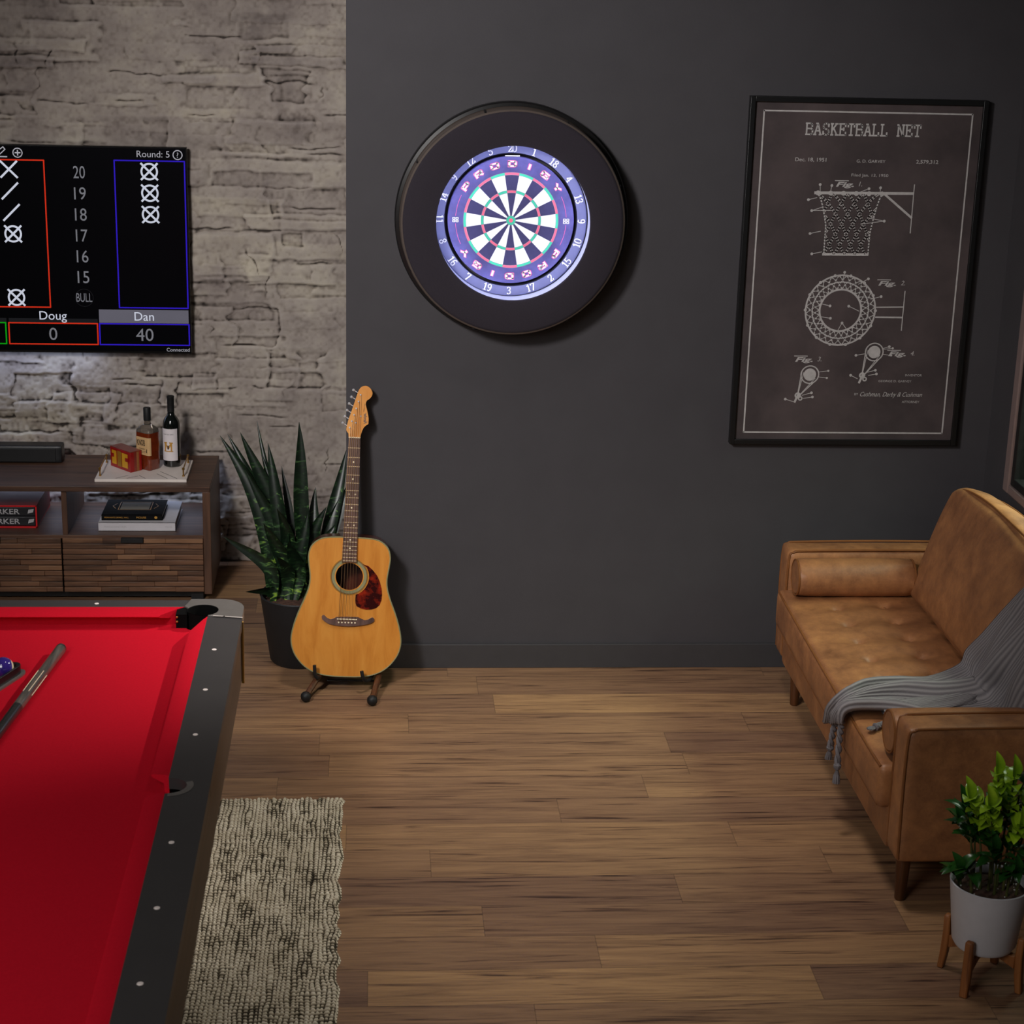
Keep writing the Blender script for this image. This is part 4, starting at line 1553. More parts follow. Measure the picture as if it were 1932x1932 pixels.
# sights
sight = None
for n_ in (1, 2, 3, 5, 6, 7):
    for xs in (-.923, -2.237):
        pos = (xs, -1.568 - .2861 * n_, RZ)
        if sight is None:
            b = MB(); b.lathe([(.0065, .0002), (.006, .0009), (.0001, .0011)], pos, 18)
            sight = b.build('rail_sight', MT['pearl'], pt)
            sp0 = pos
        else:
            link_copy(sight, (pos[0] - sp0[0], pos[1] - sp0[1], 0), pt)
for n_ in (1, 2, 3):
    for ys in (-1.485, -3.955):
        link_copy(sight, (-1.008 - .286 * n_ - sp0[0], ys - sp0[1], 0), pt)
# aprons, slate frame and legs
for x0, x1, y0, y1 in ((XR - .034, XR - .004, YN + .06, YF - .06), (XL + .004, XL + .034, YN + .06, YF - .06), (XL + .06, XR - .06, YF - .034, YF - .006), (XL + .06, XR - .06, YN + .006, YN + .034)):
    b = MB(); b.box(x0, x1, y0, y1, .603, .7715)
    b.build('apron', MT['apron'], pt, bevel=.006)
b = MB(); b.box(XL + .04, XR - .04, YN + .04, YF - .04, .61, .635)
b.build('underframe', MT['black'], pt)
for x in (-1.16, -2.0):
    for y in (-1.78, -3.66):
        b = MB(); b.prism([(x - .07, y - .07), (x + .07, y - .07), (x + .07, y + .07), (x - .07, y + .07)], .612, 0.019, ID, scale1=.8)
        b.build('leg', MT['apron'], pt, bevel=.005)

# cue, rack and balls on the cloth
cue = thing('pool_cue', 'grey pool cue lying on the red cloth beside the ball rack', 'cue', (-1.36, -1.84, BEDZ))
c0, cd = Vector((-1.352, -1.772, BEDZ + .0162)), Vector((-.063, -.565, 0)).normalized()
seg = lambda a, b_: [tuple(c0 + cd * a), tuple(c0 + cd * b_)]
b = MB(); b.tube(seg(.012, .30) + seg(.30, .42)[1:], [.0152, .0146, .0142], 18)
b.build('butt', MT['cue'], cue)
b = MB(); b.tube([tuple(c0 + cd * t) for t in (0, .002, .012)], [.011, .0148, .0154], 18)
b.build('bumper', MT['cuedark'], cue)
b = MB(); b.tube(seg(.42, .74), [.0143, .0125], 18)
b.build('wrap', MT['cuedark'], cue)
b = MB(); b.tube(seg(.74, 1.46), [.0124, .0066], 18)
b.build('shaft', MT['maple'], cue)
b = MB(); b.tube(seg(1.46, 1.485), [.0066, .0064], 14)
b.build('ferrule', MT['ivory'], cue)
b = MB()
for k in range(6):
    a = 2 * PI * k / 6
    off = Vector((cd.y, -cd.x, 0)) * math.cos(a) * .0149 + Vector((0, 0, 1)) * math.sin(a) * .0149
    b.tube([tuple(c0 + cd * .20 + off), tuple(c0 + cd * .34 + off * .97)], .0011, 6)
b.build('inlay', MT['ivory'], cue)

rk = thing('ball_rack', 'black triangular ball rack on the red cloth of the pool table', 'ball rack', (-1.55, -2.05, BEDZ))
V0 = Vector((-1.422, -1.902, 0))
ea, eb = Vector((-.37, -.929, 0)), Vector((-.99, -.145, 0))
ea.normalize(); eb.normalize()
S_ = .33


def rtri(s_, r):
    """Rounded triangle offset inwards by s_."""
    bis = (ea + eb).normalized()
    v0 = V0 + bis * s_ * 2
    L_ = S_ - s_ * 3.46
    tri = [v0, v0 + ea * L_, v0 + eb * L_]
    out = []
    for i in range(3):
        p, a_, c_ = tri[i], tri[i - 1], tri[(i + 1) % 3]
        d1, d2 = (a_ - p).normalized() * r * 1.732, (c_ - p).normalized() * r * 1.732
        for k in range(7):
            t = k / 6
            q0, q1 = p + d1, p + d2
            out.append(tuple((q0 * (1 - t) ** 2 + p * 2 * t * (1 - t) + q1 * t * t).to_2d()))
    return out


b = MB()
o_, i_ = rtri(0, .03), rtri(.007, .028)
n_ = len(o_)
for z0, z1 in ((BEDZ + .0004, BEDZ + .030),):
    vs = [(x, y, z) for z in (z0, z1) for x, y in o_] + [(x, y, z) for z in (z0, z1) for x, y in i_]
    fs = []
    for k in range(n_):
        k2 = (k + 1) % n_
        fs += [(k, k2, n_ + k2, n_ + k), (2 * n_ + k, 3 * n_ + k, 3 * n_ + k2, 2 * n_ + k2), (n_ + k, n_ + k2, 3 * n_ + k2, 3 * n_ + k), (k, 2 * n_ + k, 2 * n_ + k2, k2)]
    b.add(vs, fs)
b.build('frame', MT['blackplastic'], rk, bevel=.001)
b = MB()
o2 = rtri(-.008, .034)
vs = [(x, y, z) for z in (BEDZ + .0004, BEDZ + .006) for x, y in o2] + [(x, y, z) for z in (BEDZ + .0004, BEDZ + .006) for x, y in o_]
fs = []
for k in range(n_):
    k2 = (k + 1) % n_
    fs += [(k, k2, n_ + k2, n_ + k), (n_ + k, n_ + k2, 3 * n_ + k2, 3 * n_ + k)]
b.add(vs, fs)
b.build('flange', MT['casting'], rk)


def ball(c, mats, band_axis):
    bb = MB()
    nu, nv, r = 28, 20, .0286
    vs = []
    ax = Vector(band_axis).normalized()
    e1 = ax.orthogonal().normalized()
    e2 = ax.cross(e1)
    for j in range(nv + 1):
        t = PI * j / nv
        for i in range(nu):
            a = 2 * PI * i / nu
            vs.append(Vector(c) + (ax * math.cos(t) + (e1 * math.cos(a) + e2 * math.sin(a)) * math.sin(t)) * r)
    for j in range(nv):
        mi = 1 if 0.28 < (j + .5) / nv < .72 else 0
        fs = [(j * nu + i, j * nu + (i + 1) % nu, (j + 1) * nu + (i + 1) % nu, (j + 1) * nu + i) for i in range(nu)]
        if j == 0:
            base = len(bb.v)
            bb.add(vs, fs, mi)
        else:
            for f in fs:
                bb.f.append(tuple(q + base for q in f)); bb.m.append(mi)
    return bb


bis = (ea + eb).normalized()
r0 = .0286
C0 = V0 + bis * (.0075 + r0) * 2
b = ball((C0.x, C0.y, BEDZ + r0), None, (-.8, -.45, .12))
tag(b.build('billiard_ball', [MT['ballwhite'], MT['stripeball']], None, smooth=60, weld=True), 'purple striped pool ball in the corner of the black rack', 'pool ball')
C1 = C0 + ea * .0574
C2 = C0 + eb * .0574

# ------------------------------------------------------------------ rug
RX0, RX1, RY0, RY1 = -2.55, -.578, -4.30, -1.155
rx = np.concatenate([np.linspace(RX0, -1.2, 60)[:-1], np.linspace(-1.2, RX1, 240)])
ry = np.concatenate([np.linspace(RY0, -3.0, 60)[:-1], np.linspace(-3.0, RY1, 720)])
nx, ny = len(rx), len(ry)
GX, GY = np.meshgrid(rx, ry)
jx = (vnoise(nx, ny, 40, 30, 21) - .5) * .010
jy = (vnoise(nx, ny, 40, 60, 22) - .5) * .010
pitx, pity = .0130, .0155
cxr = np.floor((GY + jy) / pity)
uu = (GX + jx) / pitx + .0 * cxr
fx_, fy_ = (uu - np.floor(uu)) * 2 - 1, ((GY + jy) / pity - cxr) * 2 - 1
knot = np.clip((1 - np.abs(fx_)) / .5, 0, 1) ** .6 * np.clip((1 - np.abs(fy_)) / .6, 0, 1)
rnd = np.random.default_rng(5)
hsh = rnd.random((400, 400))
kid = hsh[(np.floor((GY + jy) / pity).astype(int)) % 400, (np.floor(uu).astype(int)) % 400]
big = vnoise(nx, ny, 30, 22, 23)
gap = np.clip(1.25 - 1.1 * big, .25, 1)
cavr = np.clip(knot * .85 + (kid - .5) * .45 * gap + (big - .5) * .35 + .02, 0, 1)  # shade between knots painted in, plus random knot tone
HZ = .004 + .010 * np.clip(knot, 0, 1) * (.8 + .4 * kid)
edge = np.minimum(np.minimum(GX - RX0, RX1 - GX), np.minimum(GY - RY0, RY1 - GY))
HZ = np.where(edge < .004, .001, HZ)
ex = (vnoise(nx, ny, 3, 40, 24) - .5) * .022 * np.clip(1 - (RX1 - GX) / .08, 0, 1)
ey = (vnoise(nx, ny, 40, 3, 25) - .5) * .016 * np.clip(1 - (RY1 - GY) / .08, 0, 1)
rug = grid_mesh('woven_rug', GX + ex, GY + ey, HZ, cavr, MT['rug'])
tag(rug, 'beige chunky woven jute rug under the pool table', 'rug')

# ------------------------------------------------------------------ snake plant
PCX, PCY = -.765, .085
sp_ = thing('snake_plant', 'tall snake plant in a black pot behind the acoustic guitar', 'potted plant', (PCX, PCY, 0))
b = MB()
b.lathe([(.001, .0), (.108, .0), (.116, .010), (.150, .262), (.153, .270), (.150, .274), (.143, .270), (.140, .240)], (PCX, PCY, 0), 48)
b.build('pot', MT['blackpot'], sp_)
b = MB()
b.lathe([(.141, .236), (.10, .250), (.05, .252), (.001, .250)], (PCX, PCY, 0), 40)
b.build('soil', MT['soil'], sp_)


def snake_leaf(base, tip, w, bend=.04, twist=0.0):
    bb = MB()
    B_, T_ = Vector(base), Vector(tip)
    d = T_ - B_
    side = Vector((d.z, 0, -d.x))
    side = (side + Vector((0, twist, 0)) * side.length).normalized() if side.length > 1e-5 else Vector((1, 0, 0))
    out = d.cross(side).normalized()
    if out.y > 0:
        out = -out
    hor = Vector((d.x, d.y, 0))
    horn = hor.normalized() if hor.length > 1e-4 else Vector((0, 0, 0))

    def fn(u, v):
        c = B_ + d * v - horn * bend * math.sin(PI * v) + side * (.006 * math.sin(7 * v + base[0] * 90))
        wid = w * (.62 + .55 * min(1, v * 2.2)) * (1 - max(0, (v - .55) / .45) ** 1.8) * .5 + .0006
        s = (u - .5) * 2
        return tuple(c + side * s * wid - out * (1 - s * s) * wid * .35)
    bb.grid(6, 26, fn)
    return bb.build('leaf', MT['snake'], sp_, smooth=60)


r9 = random.Random(4)
tips = [(-1.065, .22, .858, .046), (-1.041, .26, .854, .038), (-.983, .20, .877, .046), (-.927, .28, .902, .020), (-.888, .16, .845, .042), (-.771, .15, .931, .044),
        (-.585, .30, .79, .040), (-.575, .24, .67, .046), (-1.042, .06, .508, .040), (-.735, .10, .585, .040), (-.831, .24, .732, .026), (-.963, .14, .746, .040),
        (-.917, .22, .784, .024), (-.762, .22, .600, .036), (-.625, .18, .53, .044), (-.962, .0, .310, .034), (-.85, .05, .62, .044), (-.80, .02, .50, .044),
        (-.70, .20, .66, .040), (-.90, .05, .56, .044), (-.845, -.01, .45, .040), (-.66, .14, .60, .042)]
for i, (x, y, z, w) in enumerate(tips):
    k = (x - PCX)
    bxp = PCX + max(-.105, min(.105, k * .5)) + r9.uniform(-.012, .012)
    byp = PCY + max(-.07, min(.07, (y - PCY) * .4)) + r9.uniform(-.03, .02)
    snake_leaf((bxp, byp, .245), (x, y, z), w * 1.12, .03 + abs(k) * .14, r9.uniform(-.25, .25))

# ------------------------------------------------------------------ acoustic guitar
gB = Vector((-.57, -.25, .061)); gT = Vector((-.514, -.06, 1.12))
gv = (gT - gB).normalized()
gw = Vector((0, -1, 0)); gw = (gw - gv * gw.dot(gv)).normalized()
gu = gv.cross(gw) * 1.0
if gu.x < 0:
    gu = -gu
gO = gB + gu * -.019
V2 = (gv - gu * .0134).normalized()
U2 = (gu + gv * .0134).normalized()
G = lambda u, v, w=0.0: tuple(gO + U2 * u + V2 * v + gw * w)
gt = thing('acoustic_guitar', 'honey coloured acoustic guitar on a floor stand against the charcoal wall', 'guitar', tuple(gO))
half = [(0, 0), (.045, .0008), (.090, .0065), (.130, .0215), (.163, .047), (.190, .085), (.2015, .127), (.198, .170), (.181, .230), (.156, .293), (.1435, .333), (.1405, .371), (.1465, .417), (.1490, .452), (.138, .487), (.105, .5125), (.055, .5195), (0, .520)]
hs = [tuple(p) for p in spline(half, 60)]
outl = [(-u, v) for u, v in hs[::-1]][:-1] + hs[:-1]    # left side down, right side up
outl = [(u, v) for u, v in outl]
hc, hr = (.002, .376), .050
TD = .108
b = MB()
n_ = len(outl)
b.prism(outl, -TD, -.003, G, caps=(True, False))
b.build('body', MT['mahogany'], gt, smooth=50)
# soundboard with an open sound hole (keyhole polygon)
i0 = min(range(n_), key=lambda k: (outl[k][0] - .0) ** 2 + (outl[k][1] - .52) ** 2)
loop = outl[i0:] + outl[:i0] + [outl[i0]]
ccw = sum(loop[k][0] * loop[(k + 1) % len(loop)][1] - loop[(k + 1) % len(loop)][0] * loop[k][1] for k in range(len(loop))) > 0
hol = [(hc[0] + hr * math.sin(2 * PI * k / 48), hc[1] + hr * math.cos(2 * PI * k / 48)) for k in range(49)]
if not ccw:
    hol = hol[::-1]
b = MB()
tot = loop + hol
b.add([G(u, v, 0) for u, v in tot], [tuple(range(len(tot)))])
b.build('soundboard', MT['spruce'], gt, smooth=0)
b = MB()
b.tube([G(u, v, -.002) for u, v in outl], .0028, 6, closed=True)
b.build('binding', MT['binding'], gt)
b = MB()
gd = lambda off: (lambda u, v: G(u, v, off))
b.disc(hc, .070, gd(.0004), 56, 3, r0=.066)
b.disc(hc, .064, gd(.0004), 56, 1, r0=.054)
b.disc(hc, .066, gd(.0003), 56, 2, r0=.064)
b.build('rosette', [MT['ivory'], MT['binding'], MT['rosewood'], MT['amberdark']], gt, smooth=0)
b = MB()
gp = [(.024, .424), (.045, .418), (.063, .403), (.080, .383), (.091, .361), (.099, .335), (.102, .312), (.101, .292), (.095, .274), (.083, .262), (.066, .256), (.046, .2545), (.026, .259), (.010, .267), (.004, .285), (.0045, .309)]
gp = [(u + .019 + .0134 * v, v) for u, v in gp]
arc_in = [(hc[0] + .0725 * math.cos(math.radians(a)), hc[1] + .0725 * math.sin(math.radians(a))) for a in range(-58, 36, 8)]
b.prism(gp + arc_in[:], .0002, .0016, G)
b.build('pickguard', MT['tortoise'], gt, smooth=0)
b = MB()
br = [(-.115, .224), (-.112, .229), (-.106, .229), (-.095, .219), (-.082, .214), (-.070, .218), (-.061, .224), (-.02, .226), (.019, .226), (.030, .220), (.043, .216), (.056, .218), (.066, .225), (.073, .227), (.078, .222), (.078, .214), (.067, .206), (.049, .200), (.029, .196), (.0, .192), (-.021, .191), (-.05, .192), (-.071, .194), (-.090, .199), (-.103, .206), (-.113, .214)]
br = [(u + .022, v) for u, v in br]
b.prism(br[::-1], .0002, .009, G)
bg = b.build('bridge', MT['rosewood'], gt, smooth=30, bevel=.002)
b = MB(); b.box(-.037, .037, .2165, .2195, .009, .0125, 0, G)
b.build('saddle', MT['ivory'], bg)
for k in range(6):
    b = MB()
    u = -.030 + k * .012
    b.tube([G(u, .206, .008), G(u, .206, .013)], .0032, 8)
    b.build('bridge_pin', MT['ivory'], bg)
# neck
b = MB()
for k in range(1):
    secs = []
    for v, hw_, dp in ((.46, .027, .024), (.55, .0262, .020), (.70, .0245, .018), (.889, .0213, .016)):
        secs.append([G(hw_ * math.cos(a), v, .004 - dp * math.sin(a)) for a in np.linspace(0, PI, 12)])
    vs = [p for s in secs for p in s]
    fs = [(i * 12 + j, i * 12 + j + 1, (i + 1) * 12 + j + 1, (i + 1) * 12 + j) for i in range(3) for j in range(11)]
    b.add(vs, fs)
b.build('neck', MT['maple'], gt)
b = MB()
b.prism([(-.0275, .430), (.0275, .430), (.0215, .888), (-.0215, .888)], .003, .010, G)
fbd = b.build('fretboard', MT['rosewood'], gt, bevel=.001)
nut, scl = .889, .662
fr = [nut - scl * (1 - 2 ** (-k / 12)) for k in range(21)]
for k in range(1, 21):
    b = MB()
    hw_ = .0215 + (.888 - fr[k]) / .458 * .006
    b.tube([G(-hw_, fr[k], .0102), G(hw_, fr[k], .0102)], .0016, 6)
    b.build('fret', MT['fret'], fbd)
for k in (3, 5, 7, 9, 12, 15, 17):
    v = (fr[k] + fr[k - 1]) / 2
    for u in ((-.012, .012) if k in (7, 12) else (0,)):
        b = MB(); b.disc((u, v), .0032, gd(.0107), 14)
        b.build('fret_marker', MT['ivory'], fbd, smooth=0)
b = MB(); b.box(-.0215, .0215, .888, .892, .003, .0125, 0, G)
b.build('nut', MT['ivory'], gt, bevel=.0008)
# headstock, tilted slightly back
hd = [(-.0215, .889), (.0215, .889), (.0225, .901), (.0285, .919), (.0355, .931), (.0485, .941), (.0480, .964), (.0420, .990), (.0365, 1.010), (.0385, 1.024), (.0495, 1.033), (.0575, 1.045), (.0580, 1.057), (.0505, 1.070), (.0400, 1.0775), (.0300, 1.0785), (.0190, 1.075), (.0110, 1.066), (.0060, 1.055), (-.0040, 1.021), (-.0150, .984), (-.0245, .954), (-.0305, .927), (-.0305, .914), (-.0225, .903)]
hdp = [hd[0], hd[1]] + [tuple(p) for p in spline(hd[1:6], 14)][1:] + [tuple(p) for p in spline(hd[5:19], 46)][1:] + hd[19:23] + [tuple(p) for p in spline(hd[22:], 10)][1:]
HT = lambda u, v, w=0.0: G(u, v, w - (v - .889) * .06 - .002)
b = MB(); b.prism(hdp, -.010, .004, HT)
hs_ = b.build('headstock', MT['maple'], gt, smooth=40, bevel=.0012)
b = MB()
hm = lambda x, y: HT(.034 + y, .945 + x, .0046)
b.text('Fender', hm, .012, -.004, -.003, w=.040, align='l', mi=0, shear=.35, bold=.02)
hm2 = lambda x, y: HT(.028 + y + x * .14, .985 + x, .0046)
b.text('MALIBU CLASSIC', hm2, .0032, 0, 0, w=.030, align='l', mi=1)
b.build('headstock_logo', [MT['groove'], MT['ink']], hs_, smooth=0)
posts = [(.0155, 1.046), (.0092, 1.021), (.0020, .996), (-.0050, .972), (-.0120, .949), (-.0190, .925)]
for k, (u, v) in enumerate(posts):
    b = MB()
    b.tube([HT(u, v, .003), HT(u, v, .011)], .0029, 10)
    p0 = Vector(HT(u, v, -.012))
    lo_ = (Vector(HT(u - .0215, v + .012, -.012)) - p0)
    e_ = p0 + lo_
    b.tube([tuple(p0), tuple(e_)], .0017, 8)
    dirn = lo_.normalized()
    b.tube([tuple(e_ - dirn * .001), tuple(e_ + dirn * .003), tuple(e_ + dirn * .008), tuple(e_ + dirn * .010)], [.002, .0052, .0052, .003], 10)
    b.build('tuning_peg', MT['chrome'], gt)
for u, v in ((.0035, .9435), (.019, .968)):
    b = MB(); b.tube([HT(u, v, .003), HT(u, v, .008)], .003, 8)
    b.build('string_tree', MT['chrome'], gt)
for k in range(6):
    b = MB()
    ub, un = -.030 + k * .012, -.0175 + k * .007
    pu, pv = posts[5 - k]
    b.tube([G(ub, .206, .012), G(ub * .98, .218, .0135), G(un, .890, .0130), HT(pu + .003, pv, .008)], .0006 + (5 - k) * .00012, 5)
    b.build('string', MT['string'], gt)
# stand
gs = thing('guitar_stand', 'wooden guitar stand with black rubber feet and hooks under the guitar', 'guitar stand', (-.6, -.2, 0))
for sgn, foot, knee, yk in ((-1, (-.729, -.333, .020), (-.683, -.238, .062), [(-.668, -.150, .070), (-.682, -.235, .060), (-.688, -.272, .066), (-.697, -.279, .085), (-.699, -.277, .119)]),
                            (1, (-.487, -.370, .020), (-.462, -.225, .058), [(-.470, -.150, .066), (-.492, -.235, .050), (-.510, -.270, .053), (-.521, -.281, .072), (-.526, -.279, .096)])):
    b = MB()
    back = (knee[0] - sgn * .02, -.095, .074)
    f0, k0, b0 = Vector(foot), Vector(knee), Vector(back)
    b.tube([foot, tuple(f0.lerp(k0, .5)), knee, back], .0115, 10)
    lg_ = b.build('leg', MT['sofaleg'], gs)
    b = MB()
    b.lathe([(.001, -.019), (.012, -.016), (.018, -.008), (.0195, 0), (.018, .009), (.012, .016), (.001, .019)], (foot[0], foot[1] - .004, .0195), 20)
    b.build('rubber_foot', MT['black'], lg_)
    b = MB(); b.tube([tuple(p) for p in spline(yk, 16)], .0068, 10)
    b.build('hook', MT['black'], gs)
    b = MB()
    b.tube([back, (back[0] - sgn * .05, -.075, .30)], .010, 10)
    b.tube([(back[0] - sgn * .05, -.075, .30), (back[0] + sgn * .0, -.03, .012)], .009, 10)
    b.build('rear_strut', MT['sofaleg'], gs)
b = MB(); b.tube([(-.664, -.10, .074), (-.486, -.10, .074)], .006, 10)
b.tube([(-.655, -.205, .030), (-.470, -.205, .026)], .0045, 8)
b.build('cross_bar', MT['black'], gs)

# ------------------------------------------------------------------ sofa
sf = thing('leather_sofa', 'tan leather sofa with tufted seat and wooden legs under the window', 'sofa', (1.4, -1.05, 0))
SXF, SXB = 1.03, 1.80
AYF, AYN = -.19, -1.915      # outer faces of the arms
b = MB()
b.rbox((1.405, (AYF + AYN) / 2, .215), (.375, (AYF - AYN) / 2 - .115, .075), .015, (10, 24, 6))
b.build('base', MT['leather'], sf, weld=True)
for yo, s in ((AYF, -1), (AYN, 1)):
    yc = yo + s * .060
    b = MB(); b.rbox((1.40, yc, .363), (.37, .060, .212), .022, (30, 8, 18), (.0, .006, .004))
    ar = b.build('armrest', MT['leather'], sf, weld=True)
    for side in (-1, 1):
        yy = yc + side * .0545
        pth = spline([(1.037, yy, .165), (1.033, yy, .40), (1.036, yy, .545), (1.052, yy, .569), (1.10, yy, .5745), (1.40, yy, .578), (1.755, yy, .575)], 40)
        b = MB(); b.tube([tuple(p) for p in pth], .0045, 8)
        b.build('piping', MT['piping'], ar)
# tufted seat cushion
tuft = [(x, -.321 - .1605 * i - (.03 if x < 1.2 else 0)) for x in (1.175, 1.352, 1.52) for i in range(9)]
SC = (1.265, (AYF + AYN) / 2, .345)


def seat_post(x, y, z, d):
    X, Y = x + SC[0], y + SC[1]
    dz = 0.0
    if d[2] > .3:
        for tx, ty in tuft:
            r2 = (X - tx) ** 2 + (Y - ty) ** 2
            if r2 < .02:
                dz += -.020 * math.exp(-r2 / (2 * .013 ** 2)) - .008 * math.exp(-r2 / (2 * .036 ** 2))
        # soft pull lines between buttons
        dz += .004 * math.cos((Y + .321) / .1605 * 2 * PI + PI) * math.exp(-((X - 1.26) / .16) ** 2)
        dz *= d[2]
    return (x, y, z + dz + .014 * y / .74 + .004)


b = MB()
b.rbox(SC, (.270, (AYF - AYN) / 2 - .124, .070), .022, (56, 150, 12), (.008, 0, .010), post=seat_post)
sc_ = b.build('seat_cushion', MT['leather'], sf, weld=True, smooth=0)
sc_.data.polygons.foreach_set('use_smooth', np.ones(len(sc_.data.polygons), bool))
for z in (.411, .290):
    b = MB()
    b.tube([(1.003 - .006 * math.sin(PI * t) ** .4, -.322 - 1.461 * t, z + .013 * (1 - 2 * t)) for t in np.linspace(0.004, .996, 50)], .0042, 8)
    b.build('piping', MT['piping'], sc_)
for tx, ty in tuft:
    b = MB()
    b.lathe([(.009, -.003), (.0085, .001), (.005, .003), (.0005, .0035)], (tx, ty, .4055 + .014 * (ty + 1.0525) / .74), 12)
    b.build('tuft_button', MT['leather'], sc_)
# back frame and back cushion
b = MB(); b.rbox((1.755, (AYF + AYN) / 2, .46), (.045, (AYF - AYN) / 2 - .02, .30), .02, (6, 20, 14))
b.build('back_frame', MT['leather'], sf, weld=True)
lean = math.radians(17)
BCC = (1.585, -1.0525, .655)


def back_M(x, y, z):
    X, Z = x - BCC[0], z - BCC[2]
    return (BCC[0] + X * math.cos(lean) + Z * math.sin(lean), y, BCC[2] - X * math.sin(lean) + Z * math.cos(lean))


def back_post(x, y, z, d):
    # crown droops towards the ends
    t = abs(y) / .68
    k = max(0, (abs(y) - .50) / .165)
    up = max(0, min(1, (z + .05) / .27))
    return (x, y - math.copysign(.034 * up ** 3 * k, y), z - .012 * t ** 4 - .036 * k ** 2.2 * up ** 2 + .006 * math.sin(y * 9) * (1 if z > .1 else 0))


b = MB(); b.rbox(BCC, (.066, .655, .234), .034, (12, 60, 30), (.030, .012, .012), M=back_M, post=back_post)
bc = b.build('back_cushion', MT['leather'], sf, weld=True)
for sx in (-.052, .056):
    b = MB()
    ring = []
    for y, z in [(-.648, -.19), (-.652, -.05), (-.650, .05), (-.645, .132), (-.632, .187), (-.60, .217), (-.5, .227), (-.3, .234), (0, .238), (.3, .234), (.5, .227), (.60, .217), (.632, .187), (.645, .132), (.650, .05), (.652, -.05), (.648, -.19)]:
        _, y2, z2 = back_post(0, y, z, None)
        ring.append(back_M(BCC[0] + sx, BCC[1] + y2, BCC[2] + z2))
    b.tube([tuple(p) for p in spline(ring, 70)], .0045, 8)
    b.build('piping', MT['piping'], bc)
for x, dx in ((1.075, -.012), (1.735, .012)):
    for y in (-.385, -1.845):
        b = MB()
        b.lathe([(.014, 0), (.016, .004), (.023, .150), (.023, .153)], (x, y, 0), 20)
        b.build('leg', MT['sofaleg'], sf)


def bolster(y, label, x0=1.045, x1=1.485, r=.068, zb=.418):
    t = thing('bolster_pillow', label, 'pillow', ((x0 + x1) / 2, y, zb), 'bolsters on the sofa')
    b = MB()
    prof = [(.001, x0 + .004), (r * .5, x0 + .001), (r * .85, x0 + .002), (r * .97, x0 + .012), (r, x0 + .04), (r * 1.02, (x0 + x1) / 2), (r, x1 - .04), (r * .97, x1 - .012), (r * .85, x1 - .002), (r * .5, x1 - .004), (.001, x1 - .008)]
    vs = []
    n_ = 32
    for rr, xx in prof:
        for j in range(n_):
            a = 2 * PI * j / n_
            wob = 1 + .02 * math.sin(5 * a + xx * 20) * (1 if rr < r * .98 else .3)
            vs.append((xx, y + rr * wob * math.cos(a), zb + r + rr * wob * math.sin(a)))
    b.add(vs, [(i * n_ + j, i * n_ + (j + 1) % n_, (i + 1) * n_ + (j + 1) % n_, (i + 1) * n_ + j) for i in range(len(prof) - 1) for j in range(n_)])
    b.build('cover', MT['leather'], t)
    for xx in (x0 + .004, x1 - .004):
        b = MB()
        b.tube([(xx, y + r * .93 * math.cos(2 * PI * j / 32), zb + r + r * .93 * math.sin(2 * PI * j / 32)) for j in range(32)], .0035, 6, closed=True)
        b.build('piping', MT['piping'], t)


bolster(-.390, 'tan leather bolster pillow lying along the far arm of the sofa', 1.04, 1.475, .069, .434)
bolster(-1.722, 'tan leather bolster pillow beside the near arm of the sofa', 1.03, 1.47)

# ------------------------------------------------------------------ throw blanket
tb = thing('throw_blanket', 'grey knitted throw with braided tassels draped over the tan sofa', 'blanket', (1.3, -1.4, .42))
Fp = [(.978, -1.275, .325), (.974, -1.33, .385), (1.0, -1.375, .432), (1.06, -1.325, .452), (1.18, -1.275, .452), (1.30, -1.245, .456), (1.42, -1.16, .468), (1.452, -1.13, .510), (1.470, -1.215, .60), (1.505, -1.30, .72), (1.545, -1.39, .835), (1.62, -1.46, .915), (1.76, -1.50, .91)]
Np = [(.979, -1.445, .395), (.976, -1.455, .402), (.99, -1.462, .428), (1.06, -1.465, .432), (1.15, -1.50, .436), (1.27, -1.60, .440), (1.40, -1.66, .450), (1.445, -1.70, .50), (1.462, -1.74, .60), (1.50, -1.77, .72), (1.54, -1.79, .84), (1.62, -1.80, .915), (1.76, -1.80, .91)]
Fs, Ns = spline(Fp, 110), spline(Np, 110)


def fold(u, s):
    k = min(1, max(0, (s - .06) / .12))
    f = .026 * math.sin(2 * PI * (1.9 * u + .2 + .5 * s)) + .014 * math.sin(2 * PI * (3.3 * u - .9 * s + .2)) + .003 * math.sin(2 * PI * (7 * u + 3 * s))
    return (.016 + f * (.35 + .65 * k))


def blank(u, v):
    i = v * 110
    k = min(int(i), 109)
    f = i - k
    a = Fs[k] * (1 - f) + Fs[k + 1] * f
    c = Ns[k] * (1 - f) + Ns[k + 1] * f
    p = a * (1 - u) + c * u
    tng = (Fs[min(k + 2, 110)] - Fs[max(k - 1, 0)])
    acr = c - a
    nrm = np.cross(acr, tng)
    nl = np.linalg.norm(nrm)
    nrm = nrm / nl if nl > 1e-6 else np.array((0, 0, 1.0))
    if nrm[2] < 0 and v > .15 or (v <= .15 and nrm[0] > 0 and abs(nrm[0]) > abs(nrm[2])):
        nrm = -nrm
    e = min(1, u / .06, (1 - u) / .06)
    h = max(.003, fold(u, v)) * (.25 + .75 * e)
    return tuple(p + nrm * h)


b = MB(); b.grid(70, 170, blank)
kn = b.build('knit_cloth', MT['knit'], tb, smooth=80)
so = kn.modifiers.new('thickness', 'SOLIDIFY')
so.thickness = .006
so.offset = 1


